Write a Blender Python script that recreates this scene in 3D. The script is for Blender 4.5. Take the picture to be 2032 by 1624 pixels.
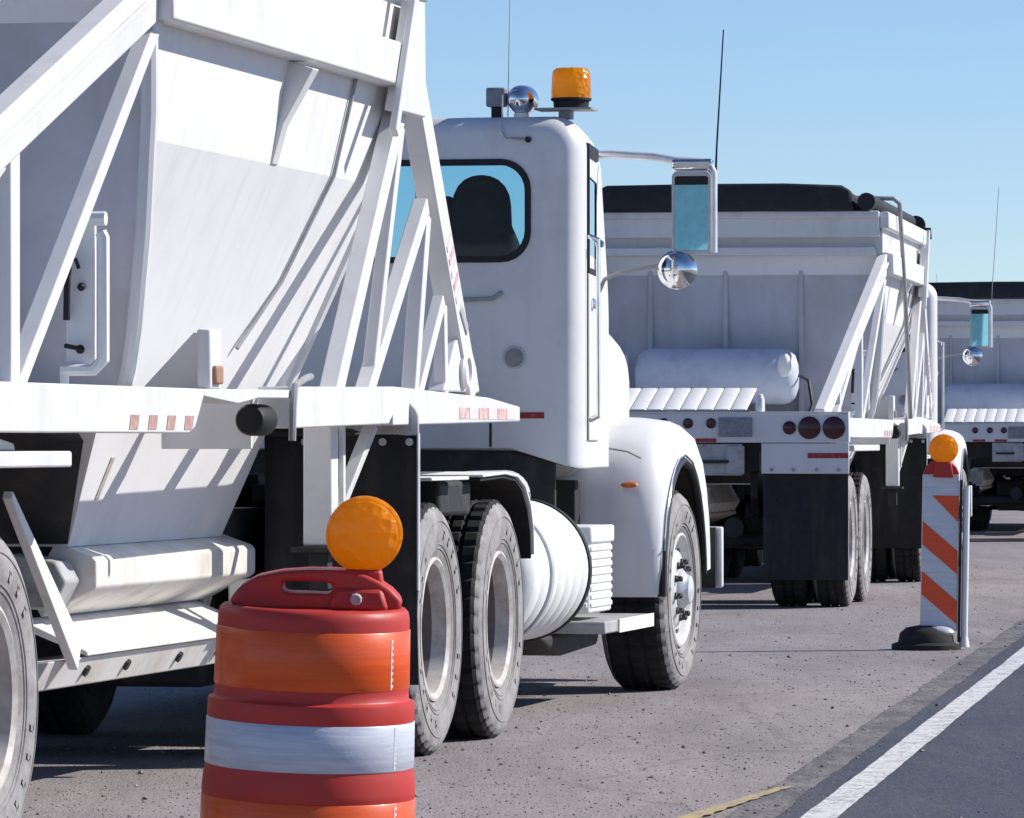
import bpy, bmesh, math, random
from mathutils import Vector, Matrix
random.seed(7)
R = math.radians
for o in list(bpy.data.objects):
    bpy.data.objects.remove(o)
scene = bpy.context.scene
COL = scene.collection

# ------------------------------------------------------------------ camera
cam_d = bpy.data.cameras.new('camera')
cam = bpy.data.objects.new('camera', cam_d)
COL.objects.link(cam)
cam.location = (0, 0, 1.3)
cam.rotation_euler = (R(90), 0, 0)
cam_d.sensor_width = 36
cam_d.lens = 36 * 11000 / 2032
cam_d.shift_y = 63 / 2032
cam_d.clip_start = 0.5
cam_d.clip_end = 20000
scene.camera = cam

# ------------------------------------------------------------------ sky and sun
SUN_EL, SUN_AZ = 35.5, 76.0          # azimuth clockwise from +Y (the view direction)
world = bpy.data.worlds.new('World')
scene.world = world
world.use_nodes = True
wn = world.node_tree.nodes
wl = world.node_tree.links
wn.clear()
sky = wn.new('ShaderNodeTexSky')
sky.sky_type = 'NISHITA'
sky.sun_disc = False
sky.sun_elevation = R(SUN_EL)
sky.sun_rotation = R(SUN_AZ)
sky.altitude = 2500
sky.air_density = 1.0
sky.dust_density = 0.2
sky.ozone_density = 2.5
bg = wn.new('ShaderNodeBackground')
bg.inputs['Strength'].default_value = 0.11
wo = wn.new('ShaderNodeOutputWorld')
tint = wn.new('ShaderNodeMix')
tint.data_type = 'RGBA'
tint.blend_type = 'MULTIPLY'
tint.inputs['Factor'].default_value = 1.0
tint.inputs['B'].default_value = (0.80, 0.865, 0.99, 1)      # camera white balance of the whole sky
wl.new(sky.outputs['Color'], tint.inputs['A'])
wl.new(tint.outputs['Result'], bg.inputs['Color'])
wl.new(bg.outputs['Background'], wo.inputs['Surface'])

sun_d = bpy.data.lights.new('sun', 'SUN')
sun = bpy.data.objects.new('sun', sun_d)
COL.objects.link(sun)
sun_d.energy = 4.7
sun_d.angle = R(0.53)
sun_d.color = (1.0, 0.955, 0.89)
sv = Vector((math.sin(R(SUN_AZ)) * math.cos(R(SUN_EL)), math.cos(R(SUN_AZ)) * math.cos(R(SUN_EL)), math.sin(R(SUN_EL))))
sun.rotation_euler = sv.to_track_quat('Z', 'Y').to_euler()
sun.location = (40, 0, 40)

scene.view_settings.view_transform = 'Standard'
scene.view_settings.look = 'None'
scene.view_settings.gamma = 1.0
scene.view_settings.exposure = 0.24
scene.view_settings.use_curve_mapping = False

# ------------------------------------------------------------------ materials
MATS = {}


def base_mat(name):
    m = bpy.data.materials.new(name)
    m.use_nodes = True
    nt = m.node_tree
    b = nt.nodes['Principled BSDF']
    MATS[name] = m
    return m, nt, b


def noise(nt, scale, detail=4.0, rough=0.6, stretch=None, loc=None, coord='Object'):
    tc = nt.nodes.new('ShaderNodeTexCoord')
    mp = nt.nodes.new('ShaderNodeMapping')
    nt.links.new(tc.outputs[coord], mp.inputs['Vector'])
    if stretch:
        mp.inputs['Scale'].default_value = stretch
    if loc:
        mp.inputs['Location'].default_value = loc
    n = nt.nodes.new('ShaderNodeTexNoise')
    n.inputs['Scale'].default_value = scale
    n.inputs['Detail'].default_value = detail
    n.inputs['Roughness'].default_value = rough
    nt.links.new(mp.outputs['Vector'], n.inputs['Vector'])
    return n.outputs['Fac']


def ramp(nt, fac, stops):
    r = nt.nodes.new('ShaderNodeValToRGB')
    e = r.color_ramp.elements
    while len(e) < len(stops):
        e.new(0.5)
    for el, (p, c) in zip(e, stops):
        el.position = p
        el.color = c if len(c) == 4 else (*c, 1)
    nt.links.new(fac, r.inputs['Fac'])
    return r.outputs['Color']


def mix(nt, fac, a, b, mode='MIX'):
    m = nt.nodes.new('ShaderNodeMix')
    m.data_type = 'RGBA'
    m.blend_type = mode
    for s, v in ((m.inputs['Factor'], fac), (m.inputs['A'], a), (m.inputs['B'], b)):
        if hasattr(v, 'is_linked'):
            nt.links.new(v, s)
        elif isinstance(v, (int, float)):
            s.default_value = v
        else:
            s.default_value = (*v, 1) if len(v) == 3 else v
    return m.outputs['Result']


def bump(nt, b, fac, strength, dist):
    bn = nt.nodes.new('ShaderNodeBump')
    bn.inputs['Strength'].default_value = strength
    bn.inputs['Distance'].default_value = dist
    nt.links.new(fac, bn.inputs['Height'])
    nt.links.new(bn.outputs['Normal'], b.inputs['Normal'])


def g(v):
    return (v, v, v)


def paint(name, col, dust=(0.36, 0.31, 0.26), lo=0.5, hi=0.8, scale=3.0, rough=0.42, streak=True, wave=0.0, spec=0.4):
    m, nt, b = base_mat(name)
    n1 = noise(nt, scale, 6, 0.65)
    f = ramp(nt, n1, [(lo, g(0)), (hi, g(1))])
    c = mix(nt, f, col, dust)
    if streak:
        n2 = noise(nt, 9, 3, 0.5, (1, 1, 0.12), (3, 1, 2))
        f2 = ramp(nt, n2, [(0.52, g(0)), (0.85, g(0.45))])
        c = mix(nt, f2, c, dust)
    n3 = noise(nt, 90, 2, 0.5)
    f3 = ramp(nt, n3, [(0.62, g(0)), (0.8, g(0.25))])
    c = mix(nt, f3, c, dust)
    nt.links.new(c, b.inputs['Base Color'])
    rr = ramp(nt, n1, [(0.35, g(rough)), (0.7, g(min(1, rough + 0.25)))])
    nt.links.new(rr, b.inputs['Roughness'])
    b.inputs['Specular IOR Level'].default_value = spec
    if wave:
        bump(nt, b, noise(nt, 1.6, 2, 0.4, None, (5, 5, 5)), 0.35, wave)
    return m


paint('white_paint', (0.69, 0.685, 0.69), (0.48, 0.465, 0.44), 0.56, 0.95, 2.2, 0.42, True, 0.02)
paint('sheet_paint', (0.78, 0.775, 0.78), (0.6, 0.58, 0.56), 0.55, 0.95, 1.3, 0.5, True, 0.05)
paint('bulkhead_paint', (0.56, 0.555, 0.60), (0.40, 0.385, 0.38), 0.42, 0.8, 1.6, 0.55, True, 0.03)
paint('dusty_white', (0.72, 0.70, 0.67), (0.50, 0.44, 0.38), 0.46, 0.75, 4.0, 0.62, True, 0.01)
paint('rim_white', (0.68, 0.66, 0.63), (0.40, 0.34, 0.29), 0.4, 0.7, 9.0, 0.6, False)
paint('rim_barrel', (0.20, 0.175, 0.16), (0.12, 0.10, 0.09), 0.4, 0.7, 9.0, 0.7, False)  # dusty brown, darkened further to carry the shade inside the dish
paint('rim_disc', (0.10, 0.085, 0.078), (0.06, 0.05, 0.045), 0.35, 0.7, 11.0, 0.75, False)  # dirty brown, darkened further for the shadow of the rim lip
paint('cab_white', (0.72, 0.71, 0.72), (0.54, 0.515, 0.50), 0.5, 0.92, 3.0, 0.32, True, 0.008, 0.5)
paint('plain_white', (0.8, 0.8, 0.79), (0.5, 0.47, 0.44), 0.56, 0.9, 6.0, 0.45, False)
paint('tank_blue', (0.58, 0.61, 0.72), (0.40, 0.42, 0.5), 0.5, 0.85, 5.0, 0.4, False)
paint('bracket_grey', (0.42, 0.42, 0.43), (0.22, 0.2, 0.18), 0.45, 0.75, 6.0, 0.55, False)
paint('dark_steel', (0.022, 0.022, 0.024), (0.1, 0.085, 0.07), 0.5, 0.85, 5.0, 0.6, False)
paint('black_rubber', (0.016, 0.016, 0.018), (0.09, 0.075, 0.06), 0.55, 0.9, 3.0, 0.7, True)
paint('black_trim', (0.012, 0.012, 0.013), (0.05, 0.045, 0.04), 0.6, 0.9, 6.0, 0.5, False)
paint('tarp_black', (0.014, 0.015, 0.02), (0.06, 0.058, 0.06), 0.5, 0.85, 5.0, 0.55, False, 0.03)
paint('interior_dark', (0.02, 0.02, 0.023), (0.03, 0.03, 0.03), 0.5, 0.8, 6.0, 0.8, False)
paint('seat_fabric', (0.012, 0.013, 0.017), (0.03, 0.03, 0.032), 0.5, 0.8, 20.0, 0.9, False)
paint('orange_plastic', (0.50, 0.035, 0.026), (0.36, 0.06, 0.05), 0.55, 0.95, 7.0, 0.38, True, 0.004)
paint('rubber_base', (0.018, 0.017, 0.017), (0.07, 0.06, 0.055), 0.5, 0.8, 8.0, 0.75, False)
paint('red_tape', (0.33, 0.02, 0.018), (0.35, 0.2, 0.17), 0.5, 0.8, 30.0, 0.4, False)
paint('faded_tape', (0.62, 0.33, 0.30), (0.68, 0.6, 0.57), 0.4, 0.65, 24.0, 0.5, False)
paint('pale_tape', (0.72, 0.66, 0.66), (0.66, 0.55, 0.54), 0.4, 0.65, 24.0, 0.5, False)
paint('brown_tape', (0.40, 0.20, 0.17), (0.5, 0.38, 0.33), 0.42, 0.66, 40.0, 0.5, False)
paint('marker_brown', (0.42, 0.2, 0.11), (0.3, 0.2, 0.15), 0.4, 0.7, 30.0, 0.4, False)
paint('silver_paint', (0.5, 0.51, 0.53), (0.3, 0.28, 0.26), 0.5, 0.8, 8.0, 0.35, False)
paint('steel_pipe', (0.32, 0.32, 0.34), (0.2, 0.18, 0.16), 0.5, 0.8, 8.0, 0.45, False)
paint('grey_stain', (0.36, 0.33, 0.28), (0.5, 0.47, 0.42), 0.4, 0.7, 30.0, 0.7, False)
paint('plate_green', (0.18, 0.2, 0.24), (0.3, 0.3, 0.32), 0.4, 0.7, 30.0, 0.4, False)


def simple(name, col, rough=0.5, metal=0.0, **kw):
    m, nt, b = base_mat(name)
    n = noise(nt, 14, 4)
    c = mix(nt, ramp(nt, n, [(0.35, g(0)), (0.8, g(1))]), col, tuple(x * 0.75 for x in col))
    nt.links.new(c, b.inputs['Base Color'])
    b.inputs['Roughness'].default_value = rough
    b.inputs['Metallic'].default_value = metal
    for k, v in kw.items():
        b.inputs[k].default_value = v
    return m


simple('chrome', (0.82, 0.83, 0.85), 0.09, 1.0)
simple('wheel_alloy', (0.78, 0.77, 0.76), 0.36, 0.25)
simple('bright_alloy', (0.85, 0.85, 0.86), 0.3, 0.35)
simple('lug_dark', (0.05, 0.05, 0.052), 0.5, 0.5)
simple('mirror_glass', (0.32, 0.76, 0.86), 0.03, 1.0)
simple('lamp_red', (0.055, 0.007, 0.016), 0.2)
simple('lamp_amber', (0.65, 0.16, 0.03), 0.2)
simple('hose_red', (0.3, 0.02, 0.02), 0.5)
simple('hose_blue', (0.02, 0.04, 0.2), 0.5)
simple('side_glass', (0.01, 0.012, 0.014), 0.06)

# dusty tyre rubber: dark tread, sidewalls caked with pale dust
m, nt, b = base_mat('tyre_rubber')
n1 = noise(nt, 7, 6, 0.65)
n2 = noise(nt, 40, 3, 0.6)
f = ramp(nt, n1, [(0.3, g(0.35)), (0.62, g(1))])
c = mix(nt, f, (0.12, 0.115, 0.112), (0.35, 0.335, 0.33))
c = mix(nt, ramp(nt, n2, [(0.5, g(0)), (0.75, g(0.4))]), c, (0.17, 0.16, 0.16))
nt.links.new(c, b.inputs['Base Color'])
b.inputs['Roughness'].default_value = 0.9
bump(nt, b, n2, 0.3, 0.01)
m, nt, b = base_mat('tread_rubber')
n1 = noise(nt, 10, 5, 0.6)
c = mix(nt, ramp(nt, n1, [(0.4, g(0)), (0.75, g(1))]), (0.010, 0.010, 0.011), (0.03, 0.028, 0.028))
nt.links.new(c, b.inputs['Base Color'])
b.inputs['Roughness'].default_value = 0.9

# cab window glass: tinted, see-through
m, nt, b = base_mat('cab_glass')
nt.nodes.remove(b)
out = nt.nodes['Material Output']
tr = nt.nodes.new('ShaderNodeBsdfTransparent')
tr.inputs['Color'].default_value = (0.60, 0.82, 0.90, 1)
gl = nt.nodes.new('ShaderNodeBsdfGlossy')
gl.inputs['Roughness'].default_value = 0.03
gl.inputs['Color'].default_value = (0.8, 0.9, 0.95, 1)
fr = nt.nodes.new('ShaderNodeFresnel')
fr.inputs['IOR'].default_value = 1.45
mx = nt.nodes.new('ShaderNodeMixShader')
nt.links.new(fr.outputs[0], mx.inputs[0])
nt.links.new(tr.outputs[0], mx.inputs[1])
nt.links.new(gl.outputs[0], mx.inputs[2])
nt.links.new(mx.outputs[0], out.inputs['Surface'])

# amber lens
m, nt, b = base_mat('amber_lens')
n1 = noise(nt, 16, 4, 0.6)
c = mix(nt, ramp(nt, n1, [(0.35, g(0)), (0.7, g(1))]), (1.0, 0.43, 0.005), (0.95, 0.31, 0.004))
nt.links.new(c, b.inputs['Base Color'])
b.inputs['Roughness'].default_value = 0.18
b.inputs['Coat Weight'].default_value = 0.6
vo = nt.nodes.new('ShaderNodeTexVoronoi')
vo.inputs['Scale'].default_value = 34
tcv = nt.nodes.new('ShaderNodeTexCoord')
nt.links.new(tcv.outputs['Object'], vo.inputs['Vector'])
bump(nt, b, vo.outputs['Distance'], 0.7, 0.015)
b.inputs['Coat Roughness'].default_value = 0.05
out = nt.nodes['Material Output']
tl = nt.nodes.new('ShaderNodeBsdfTranslucent')
tl.inputs['Color'].default_value = (1.0, 0.58, 0.015, 1)
mx = nt.nodes.new('ShaderNodeMixShader')
mx.inputs[0].default_value = 0.62
nt.links.new(b.outputs[0], mx.inputs[1])
nt.links.new(tl.outputs[0], mx.inputs[2])
nt.links.new(mx.outputs[0], out.inputs['Surface'])


def sheeting(name, c1, c2):
    m, nt, b = base_mat(name)
    n1 = noise(nt, 30, 6, 0.7, (0.14, 0.14, 2.2))
    c = mix(nt, ramp(nt, n1, [(0.38, g(0)), (0.68, g(1))]), c1, c2)
    nt.links.new(c, b.inputs['Base Color'])
    b.inputs['Roughness'].default_value = 0.4
    v = nt.nodes.new('ShaderNodeTexVoronoi')
    v.inputs['Scale'].default_value = 160
    tc = nt.nodes.new('ShaderNodeTexCoord')
    nt.links.new(tc.outputs['Object'], v.inputs['Vector'])
    bump(nt, b, v.outputs['Distance'], 0.08, 0.002)
    b.inputs['Coat Weight'].default_value = 0.12
    b.inputs['Coat Roughness'].default_value = 0.12


sheeting('sheet_orange', (0.82, 0.105, 0.004), (0.68, 0.07, 0.005))
sheeting('sheet_white', (0.62, 0.64, 0.70), (0.42, 0.45, 0.56))
sheeting('stripe_orange', (0.90, 0.095, 0.015), (0.78, 0.075, 0.015))
sheeting('stripe_white', (0.72, 0.73, 0.76), (0.58, 0.6, 0.66))

# ground: dusty old shoulder
m, nt, b = base_mat('shoulder_dust')
n1 = noise(nt, 1.6, 6, 0.7, (1, 0.16, 1))
n2 = noise(nt, 16, 6, 0.7, (1, 0.22, 1))
n3 = noise(nt, 70, 3, 0.6, (1, 0.3, 1))
c = mix(nt, ramp(nt, n1, [(0.35, g(0)), (0.65, g(1))]), (0.232, 0.202, 0.204), (0.335, 0.293, 0.293))
c = mix(nt, ramp(nt, n2, [(0.42, g(0)), (0.72, g(0.6))]), c, (0.19, 0.17, 0.168))
st = noise(nt, 0.5, 4, 0.6, (1, 0.35, 1), (2, 11, 0))
c = mix(nt, ramp(nt, st, [(0.55, g(0)), (0.72, g(0.5))]), c, (0.17, 0.155, 0.155))
tcc = nt.nodes.new('ShaderNodeTexCoord')
dn = nt.nodes.new('ShaderNodeTexNoise')
dn.inputs['Scale'].default_value = 2.5
dn.inputs['Detail'].default_value = 4
nt.links.new(tcc.outputs['Object'], dn.inputs['Vector'])
va = nt.nodes.new('ShaderNodeVectorMath')
va.operation = 'MULTIPLY_ADD'
va.inputs[1].default_value = (0.5, 0.5, 0)
nt.links.new(dn.outputs['Color'], va.inputs[0])
nt.links.new(tcc.outputs['Object'], va.inputs[2])
vc = nt.nodes.new('ShaderNodeTexVoronoi')
vc.feature = 'DISTANCE_TO_EDGE'
vc.inputs['Scale'].default_value = 0.28
nt.links.new(va.outputs['Vector'], vc.inputs['Vector'])
c = mix(nt, ramp(nt, vc.outputs['Distance'], [(0.002, g(0.32)), (0.007, g(0))]), c, (0.07, 0.062, 0.062))
c = mix(nt, ramp(nt, n3, [(0.6, g(0)), (0.72, g(0.8))]), c, (0.10, 0.09, 0.09))
c = mix(nt, ramp(nt, noise(nt, 55, 3, 0.6, None, (9, 3, 0)), [(0.62, g(0)), (0.74, g(0.7))]), c, (0.45, 0.42, 0.41))
nt.links.new(c, b.inputs['Base Color'])
b.inputs['Roughness'].default_value = 0.95
bump(nt, b, mix(nt, 0.5, n2, n3), 0.7, 0.02)

m, nt, b = base_mat('asphalt')
n1 = noise(nt, 1.3, 6, 0.7, (1, 0.35, 1))
n2 = noise(nt, 50, 5, 0.7, (1, 0.3, 1))
c = mix(nt, ramp(nt, n1, [(0.35, g(0)), (0.68, g(1))]), (0.036, 0.046, 0.074), (0.056, 0.066, 0.098))
c = mix(nt, ramp(nt, noise(nt, 3.2, 6, 0.75, (1, 0.18, 1), (1, 5, 2)), [(0.45, g(0)), (0.66, g(0.85))]), c, (0.085, 0.078, 0.092))
c = mix(nt, ramp(nt, n2, [(0.5, g(0)), (0.66, g(0.75))]), c, (0.10, 0.105, 0.13))
c = mix(nt, ramp(nt, noise(nt, 32, 5, 0.75, (1, 0.22, 1), (4, 7, 1)), [(0.53, g(0)), (0.7, g(0.8))]), c, (0.03, 0.032, 0.04))
nt.links.new(c, b.inputs['Base Color'])
b.inputs['Roughness'].default_value = 0.85
bump(nt, b, n2, 0.8, 0.012)

m, nt, b = base_mat('road_margin')
n1 = noise(nt, 6, 6, 0.75, (1, 0.25, 1))
n2 = noise(nt, 40, 5, 0.7, (1, 0.3, 1))
c = mix(nt, ramp(nt, n1, [(0.42, g(0)), (0.6, g(1))]), (0.12, 0.112, 0.118), (0.22, 0.2, 0.2))
c = mix(nt, ramp(nt, n2, [(0.5, g(0)), (0.68, g(0.8))]), c, (0.055, 0.053, 0.055))
nt.links.new(c, b.inputs['Base Color'])
b.inputs['Roughness'].default_value = 0.92
bump(nt, b, n2, 0.8, 0.012)


def marking(name, col, wear_lo, wear_hi, under):
    m, nt, b = base_mat(name)
    n1 = noise(nt, 9, 6, 0.75)
    n2 = noise(nt, 60, 4, 0.7)
    f = mix(nt, 0.55, n1, n2)
    c = mix(nt, ramp(nt, f, [(wear_lo, g(0)), (wear_hi, g(1))]), col, under)
    nt.links.new(c, b.inputs['Base Color'])
    b.inputs['Roughness'].default_value = 0.75
    bump(nt, b, n2, 0.5, 0.008)


marking('line_white', (0.70, 0.70, 0.70), 0.49, 0.61, (0.13, 0.13, 0.14))
marking('line_yellow', (0.55, 0.42, 0.16), 0.42, 0.58, (0.26, 0.235, 0.225))

m, nt, b = base_mat('pebble_stone')
gi = nt.nodes.new('ShaderNodeNewGeometry')
c = ramp(nt, gi.outputs['Random Per Island'], [(0.0, (0.05, 0.045, 0.046)), (0.12, (0.13, 0.115, 0.115)), (0.4, (0.21, 0.19, 0.186)), (0.8, (0.29, 0.26, 0.25)), (1.0, (0.42, 0.38, 0.37))])
nt.links.new(c, b.inputs['Base Color'])
b.inputs['Roughness'].default_value = 0.9


# ------------------------------------------------------------------ mesh helpers
class MB:
    def __init__(s):
        s.v, s.f, s.mi = [], [], []

    def add(s, vs, fs, mi=0):
        k = len(s.v)
        s.v += [tuple(p) for p in vs]
        s.f += [tuple(i + k for i in f) for f in fs]
        s.mi += [mi] * len(fs)
        return s

    def box(s, x0, x1, y0, y1, z0, z1):
        vs = [(x, y, z) for x in (x0, x1) for y in (y0, y1) for z in (z0, z1)]
        return s.add(vs, [(0, 1, 3, 2), (4, 6, 7, 5), (0, 4, 5, 1), (2, 3, 7, 6), (0, 2, 6, 4), (1, 5, 7, 3)])

    def bar(s, p, q, w, d, side=(1, 0, 0), w2=None):
        """rectangular bar p to q; d measured along `side`, w across"""
        p, q = Vector(p), Vector(q)
        t = (q - p).normalized()
        a = Vector(side)
        a = (a - t * a.dot(t)).normalized()
        c = t.cross(a)
        w2 = w if w2 is None else w2
        vs = []
        for pt, ww in ((p, w), (q, w2)):
            for i, j in ((-1, -1), (1, -1), (1, 1), (-1, 1)):
                vs.append(pt + a * (i * d / 2) + c * (j * ww / 2))
        return s.add(vs, [(0, 1, 2, 3), (7, 6, 5, 4), (0, 4, 5, 1), (1, 5, 6, 2), (2, 6, 7, 3), (3, 7, 4, 0)])

    def tube(s, pts, r, n=10, r2=None):
        pts = [Vector(p) for p in pts]
        rings = []
        prev = None
        for i, p in enumerate(pts):
            if i == 0:
                t = pts[1] - p
            elif i == len(pts) - 1:
                t = p - pts[i - 1]
            else:
                t = (pts[i + 1] - p).normalized() + (p - pts[i - 1]).normalized()
            t.normalize()
            if prev is None:
                a = t.orthogonal().normalized()
            else:
                a = (prev - t * prev.dot(t)).normalized()
            prev = a
            c = t.cross(a)
            rr = r if r2 is None else r + (r2 - r) * i / (len(pts) - 1)
            rings.append([p + (a * math.cos(2 * math.pi * k / n) + c * math.sin(2 * math.pi * k / n)) * rr for k in range(n)])
        return s.loft(rings, caps=True)

    def loft(s, rings, caps=False, close=True, skip=None):
        n = len(rings[0])
        vs = [p for r in rings for p in r]
        fs = []
        for i in range(len(rings) - 1):
            for k in range(n if close else n - 1):
                if skip and skip(i, k):
                    continue
                k2 = (k + 1) % n
                fs.append((i * n + k, i * n + k2, (i + 1) * n + k2, (i + 1) * n + k))
        if caps:
            fs.append(tuple(range(n))[::-1])
            fs.append(tuple((len(rings) - 1) * n + k for k in range(n)))
        return s.add(vs, fs)

    def lathe(s, prof, axis='z', o=(0, 0, 0), n=32, caps=True, mod=None):
        rings = []
        for j, (r, t) in enumerate(prof):
            ring = []
            for k in range(n):
                a = 2 * math.pi * k / n
                rr = r if mod is None else mod(j, k, r)
                c, d = rr * math.cos(a), rr * math.sin(a)
                p = {'z': (c, d, t), 'x': (t, c, d), 'y': (d, t, c)}[axis]
                ring.append((p[0] + o[0], p[1] + o[1], p[2] + o[2]))
            rings.append(ring)
        return s.loft(rings, caps=caps)

    def prism(s, poly, axis, a, b):
        """poly of 2D points extruded along axis: x -> (y,z), y -> (x,z), z -> (x,y)"""
        def P(u, v, t):
            return {'x': (t, u, v), 'y': (u, t, v), 'z': (u, v, t)}[axis]
        n = len(poly)
        vs = [P(u, v, a) for u, v in poly] + [P(u, v, b) for u, v in poly]
        fs = [tuple(range(n)), tuple(range(n, 2 * n))[::-1]] + [(k, (k + 1) % n, n + (k + 1) % n, n + k) for k in range(n)]
        return s.add(vs, fs)

    def slab(s, outer, inner, axis, a, b):
        """plate with a hole: outer and inner rings with equal point counts"""
        def P(u, v, t):
            return {'x': (t, u, v), 'y': (u, t, v), 'z': (u, v, t)}[axis]
        n = len(outer)
        rings = [[P(u, v, t) for u, v in rg] for rg, t in ((outer, a), (inner, a), (inner, b), (outer, b), (outer, a))]
        return s.loft(rings)

    def sphere(s, c, r, n=16, m=10, sc=(1, 1, 1)):
        prof = []
        rings = []
        for i in range(m + 1):
            th = math.pi * i / m
            rr = max(r * math.sin(th), 1e-4)
            rings.append([(c[0] + rr * math.cos(2 * math.pi * k / n) * sc[0], c[1] + rr * math.sin(2 * math.pi * k / n) * sc[1], c[2] + r * math.cos(th) * sc[2]) for k in range(n)])
        return s.loft(rings, caps=True)

    def mirror(s):
        k = len(s.v)
        s.v += [(-x, y, z) for x, y, z in s.v]
        s.f += [tuple(i + k for i in f)[::-1] for f in s.f]
        s.mi += s.mi
        return s

    def mesh(s, name, mats, smooth=True, ang=35):
        me = bpy.data.meshes.new(name)
        me.from_pydata(s.v, [], s.f)
        for mm in (mats if isinstance(mats, (list, tuple)) else [mats]):
            me.materials.append(MATS[mm])
        for p, i in zip(me.polygons, s.mi):
            p.material_index = i
        bm = bmesh.new()
        bm.from_mesh(me)
        bmesh.ops.remove_doubles(bm, verts=bm.verts, dist=1e-5)
        bmesh.ops.recalc_face_normals(bm, faces=bm.faces)
        bm.to_mesh(me)
        bm.free()
        if smooth:
            for p in me.polygons:
                p.use_smooth = True
            me.set_sharp_from_angle(angle=R(ang))
        return me

    def build(s, name, mats, parent=None, bevel=0.0, smooth=True, ang=35, seg=2):
        o = bpy.data.objects.new(name, s.mesh(name, mats, smooth, ang))
        COL.objects.link(o)
        o.parent = parent
        if bevel:
            md = o.modifiers.new('bevel', 'BEVEL')
            md.width = bevel
            md.segments = seg
            md.limit_method = 'ANGLE'
            md.angle_limit = R(40)
            md.harden_normals = False
        return o


def empty(name, parent=None, loc=(0, 0, 0), rz=0.0):
    o = bpy.data.objects.new(name, None)
    COL.objects.link(o)
    o.parent = parent
    o.location = loc
    o.rotation_euler = (0, 0, rz)
    o.empty_display_size = 0.2
    return o


def tag(o, label=None, cat=None, group=None, kind=None):
    for k, v in (('label', label), ('category', cat), ('group', group), ('kind', kind)):
        if v:
            o[k] = v
    return o


def copy_tree(o, parent=None):
    c = o.copy()
    COL.objects.link(c)
    c.parent = parent
    for ch in list(o.children):
        copy_tree(ch, c)
    return c


def rrect(x0, x1, z0, z1, r, k=6, m=8):
    """rounded rectangle, counter-clockwise from bottom-left; k arc points, m points per edge"""
    pts = []
    cs = [((x1 - r, z0 + r), -90), ((x1 - r, z1 - r), 0), ((x0 + r, z1 - r), 90), ((x0 + r, z0 + r), 180)]
    arcs = [[(c[0] + r * math.cos(R(a + 90 * i / (k - 1))), c[1] + r * math.sin(R(a + 90 * i / (k - 1)))) for i in range(k)] for c, a in cs]
    for i in range(4):
        pts += arcs[i]
        p, q = arcs[i][-1], arcs[(i + 1) % 4][0]
        pts += [(p[0] + (q[0] - p[0]) * t / (m + 1), p[1] + (q[1] - p[1]) * t / (m + 1)) for t in range(1, m + 1)]
    return pts


# ------------------------------------------------------------------ the ground
def sheet(name, pts, z, mat):
    mb = MB()
    mb.add([(x, y, z) for x, y in pts], [tuple(range(len(pts)))])
    o = mb.build(name, mat, smooth=False)
    return o


gb = MB()
gb.add([(-3000, -1500, 0), (3000, -1500, 0), (3000, 6000, 0), (-3000, 6000, 0)], [(0, 1, 2, 3)])
tag(gb.build('ground', 'shoulder_dust', smooth=False), kind='structure')
LD = Vector((2.0, 14.2)).normalized()          # direction of the road edge
LN = Vector((LD.y, -LD.x))
L0 = Vector((1.07, 19.09))


def road_pt(s_, n_):
    p = L0 + LD * s_ + LN * n_
    return (p.x, p.y)


def strip_mesh(name, n0, n1, jag0, jag1, z, mat, s0=-12, s1=60, ds=0.06, far=True):
    vs, fs = [], []
    k = int((s1 - s0) / ds)
    a0 = a1 = 0.0
    st = []
    for i in range(k + 1):
        a0 = a0 * 0.8 + random.uniform(-1, 1) * 0.6
        a1 = a1 * 0.8 + random.uniform(-1, 1) * 0.6
        st.append((s0 + i * ds, n0 + a0 * jag0, n1 + a1 * jag1))
    if far:
        st = [(-600, n0, n1)] + st + [(2500, n0, n1)]
    for s_, p, q in st:
        vs.append((*road_pt(s_, p), z))
        vs.append((*road_pt(s_, q), z))
    for i in range(len(st) - 1):
        fs.append((2 * i, 2 * i + 1, 2 * i + 3, 2 * i + 2))
    mb = MB()
    mb.add(vs, fs)
    return mb.build(name, mat, smooth=False)


tag(strip_mesh('road_margin', -0.33, 0.3, 0.011, 0.0, 0.004, 'road_margin', ds=0.15), kind='structure')
tag(strip_mesh('road', -0.16, 7.4, 0.010, 0.0, 0.008, 'asphalt', ds=0.12), kind='structure')
tag(strip_mesh('edge_line', -0.062, 0.062, 0.004, 0.004, 0.012, 'line_white', ds=0.13), kind='structure')
# short stray yellow stripe on the shoulder
yl = MB()
ya, yb = Vector((0.50, 18.6)), Vector((1.03, 20.75))
yd = (yb - ya).normalized()
yn = Vector((yd.y, -yd.x))
vs = []
for i in range(41):
    t = i / 40
    p = ya + (yb - ya) * t
    w = 0.045 * (1 - 0.5 * t)
    vs += [(*(p - yn * (w + random.uniform(-.008, .008))), 0.0085), (*(p + yn * (w + random.uniform(-.008, .008))), 0.0085)]
yl.add(vs, [(2 * i, 2 * i + 1, 2 * i + 3, 2 * i + 2) for i in range(40)])
tag(yl.build('yellow_stripe', 'line_yellow', smooth=False), kind='structure')

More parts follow.
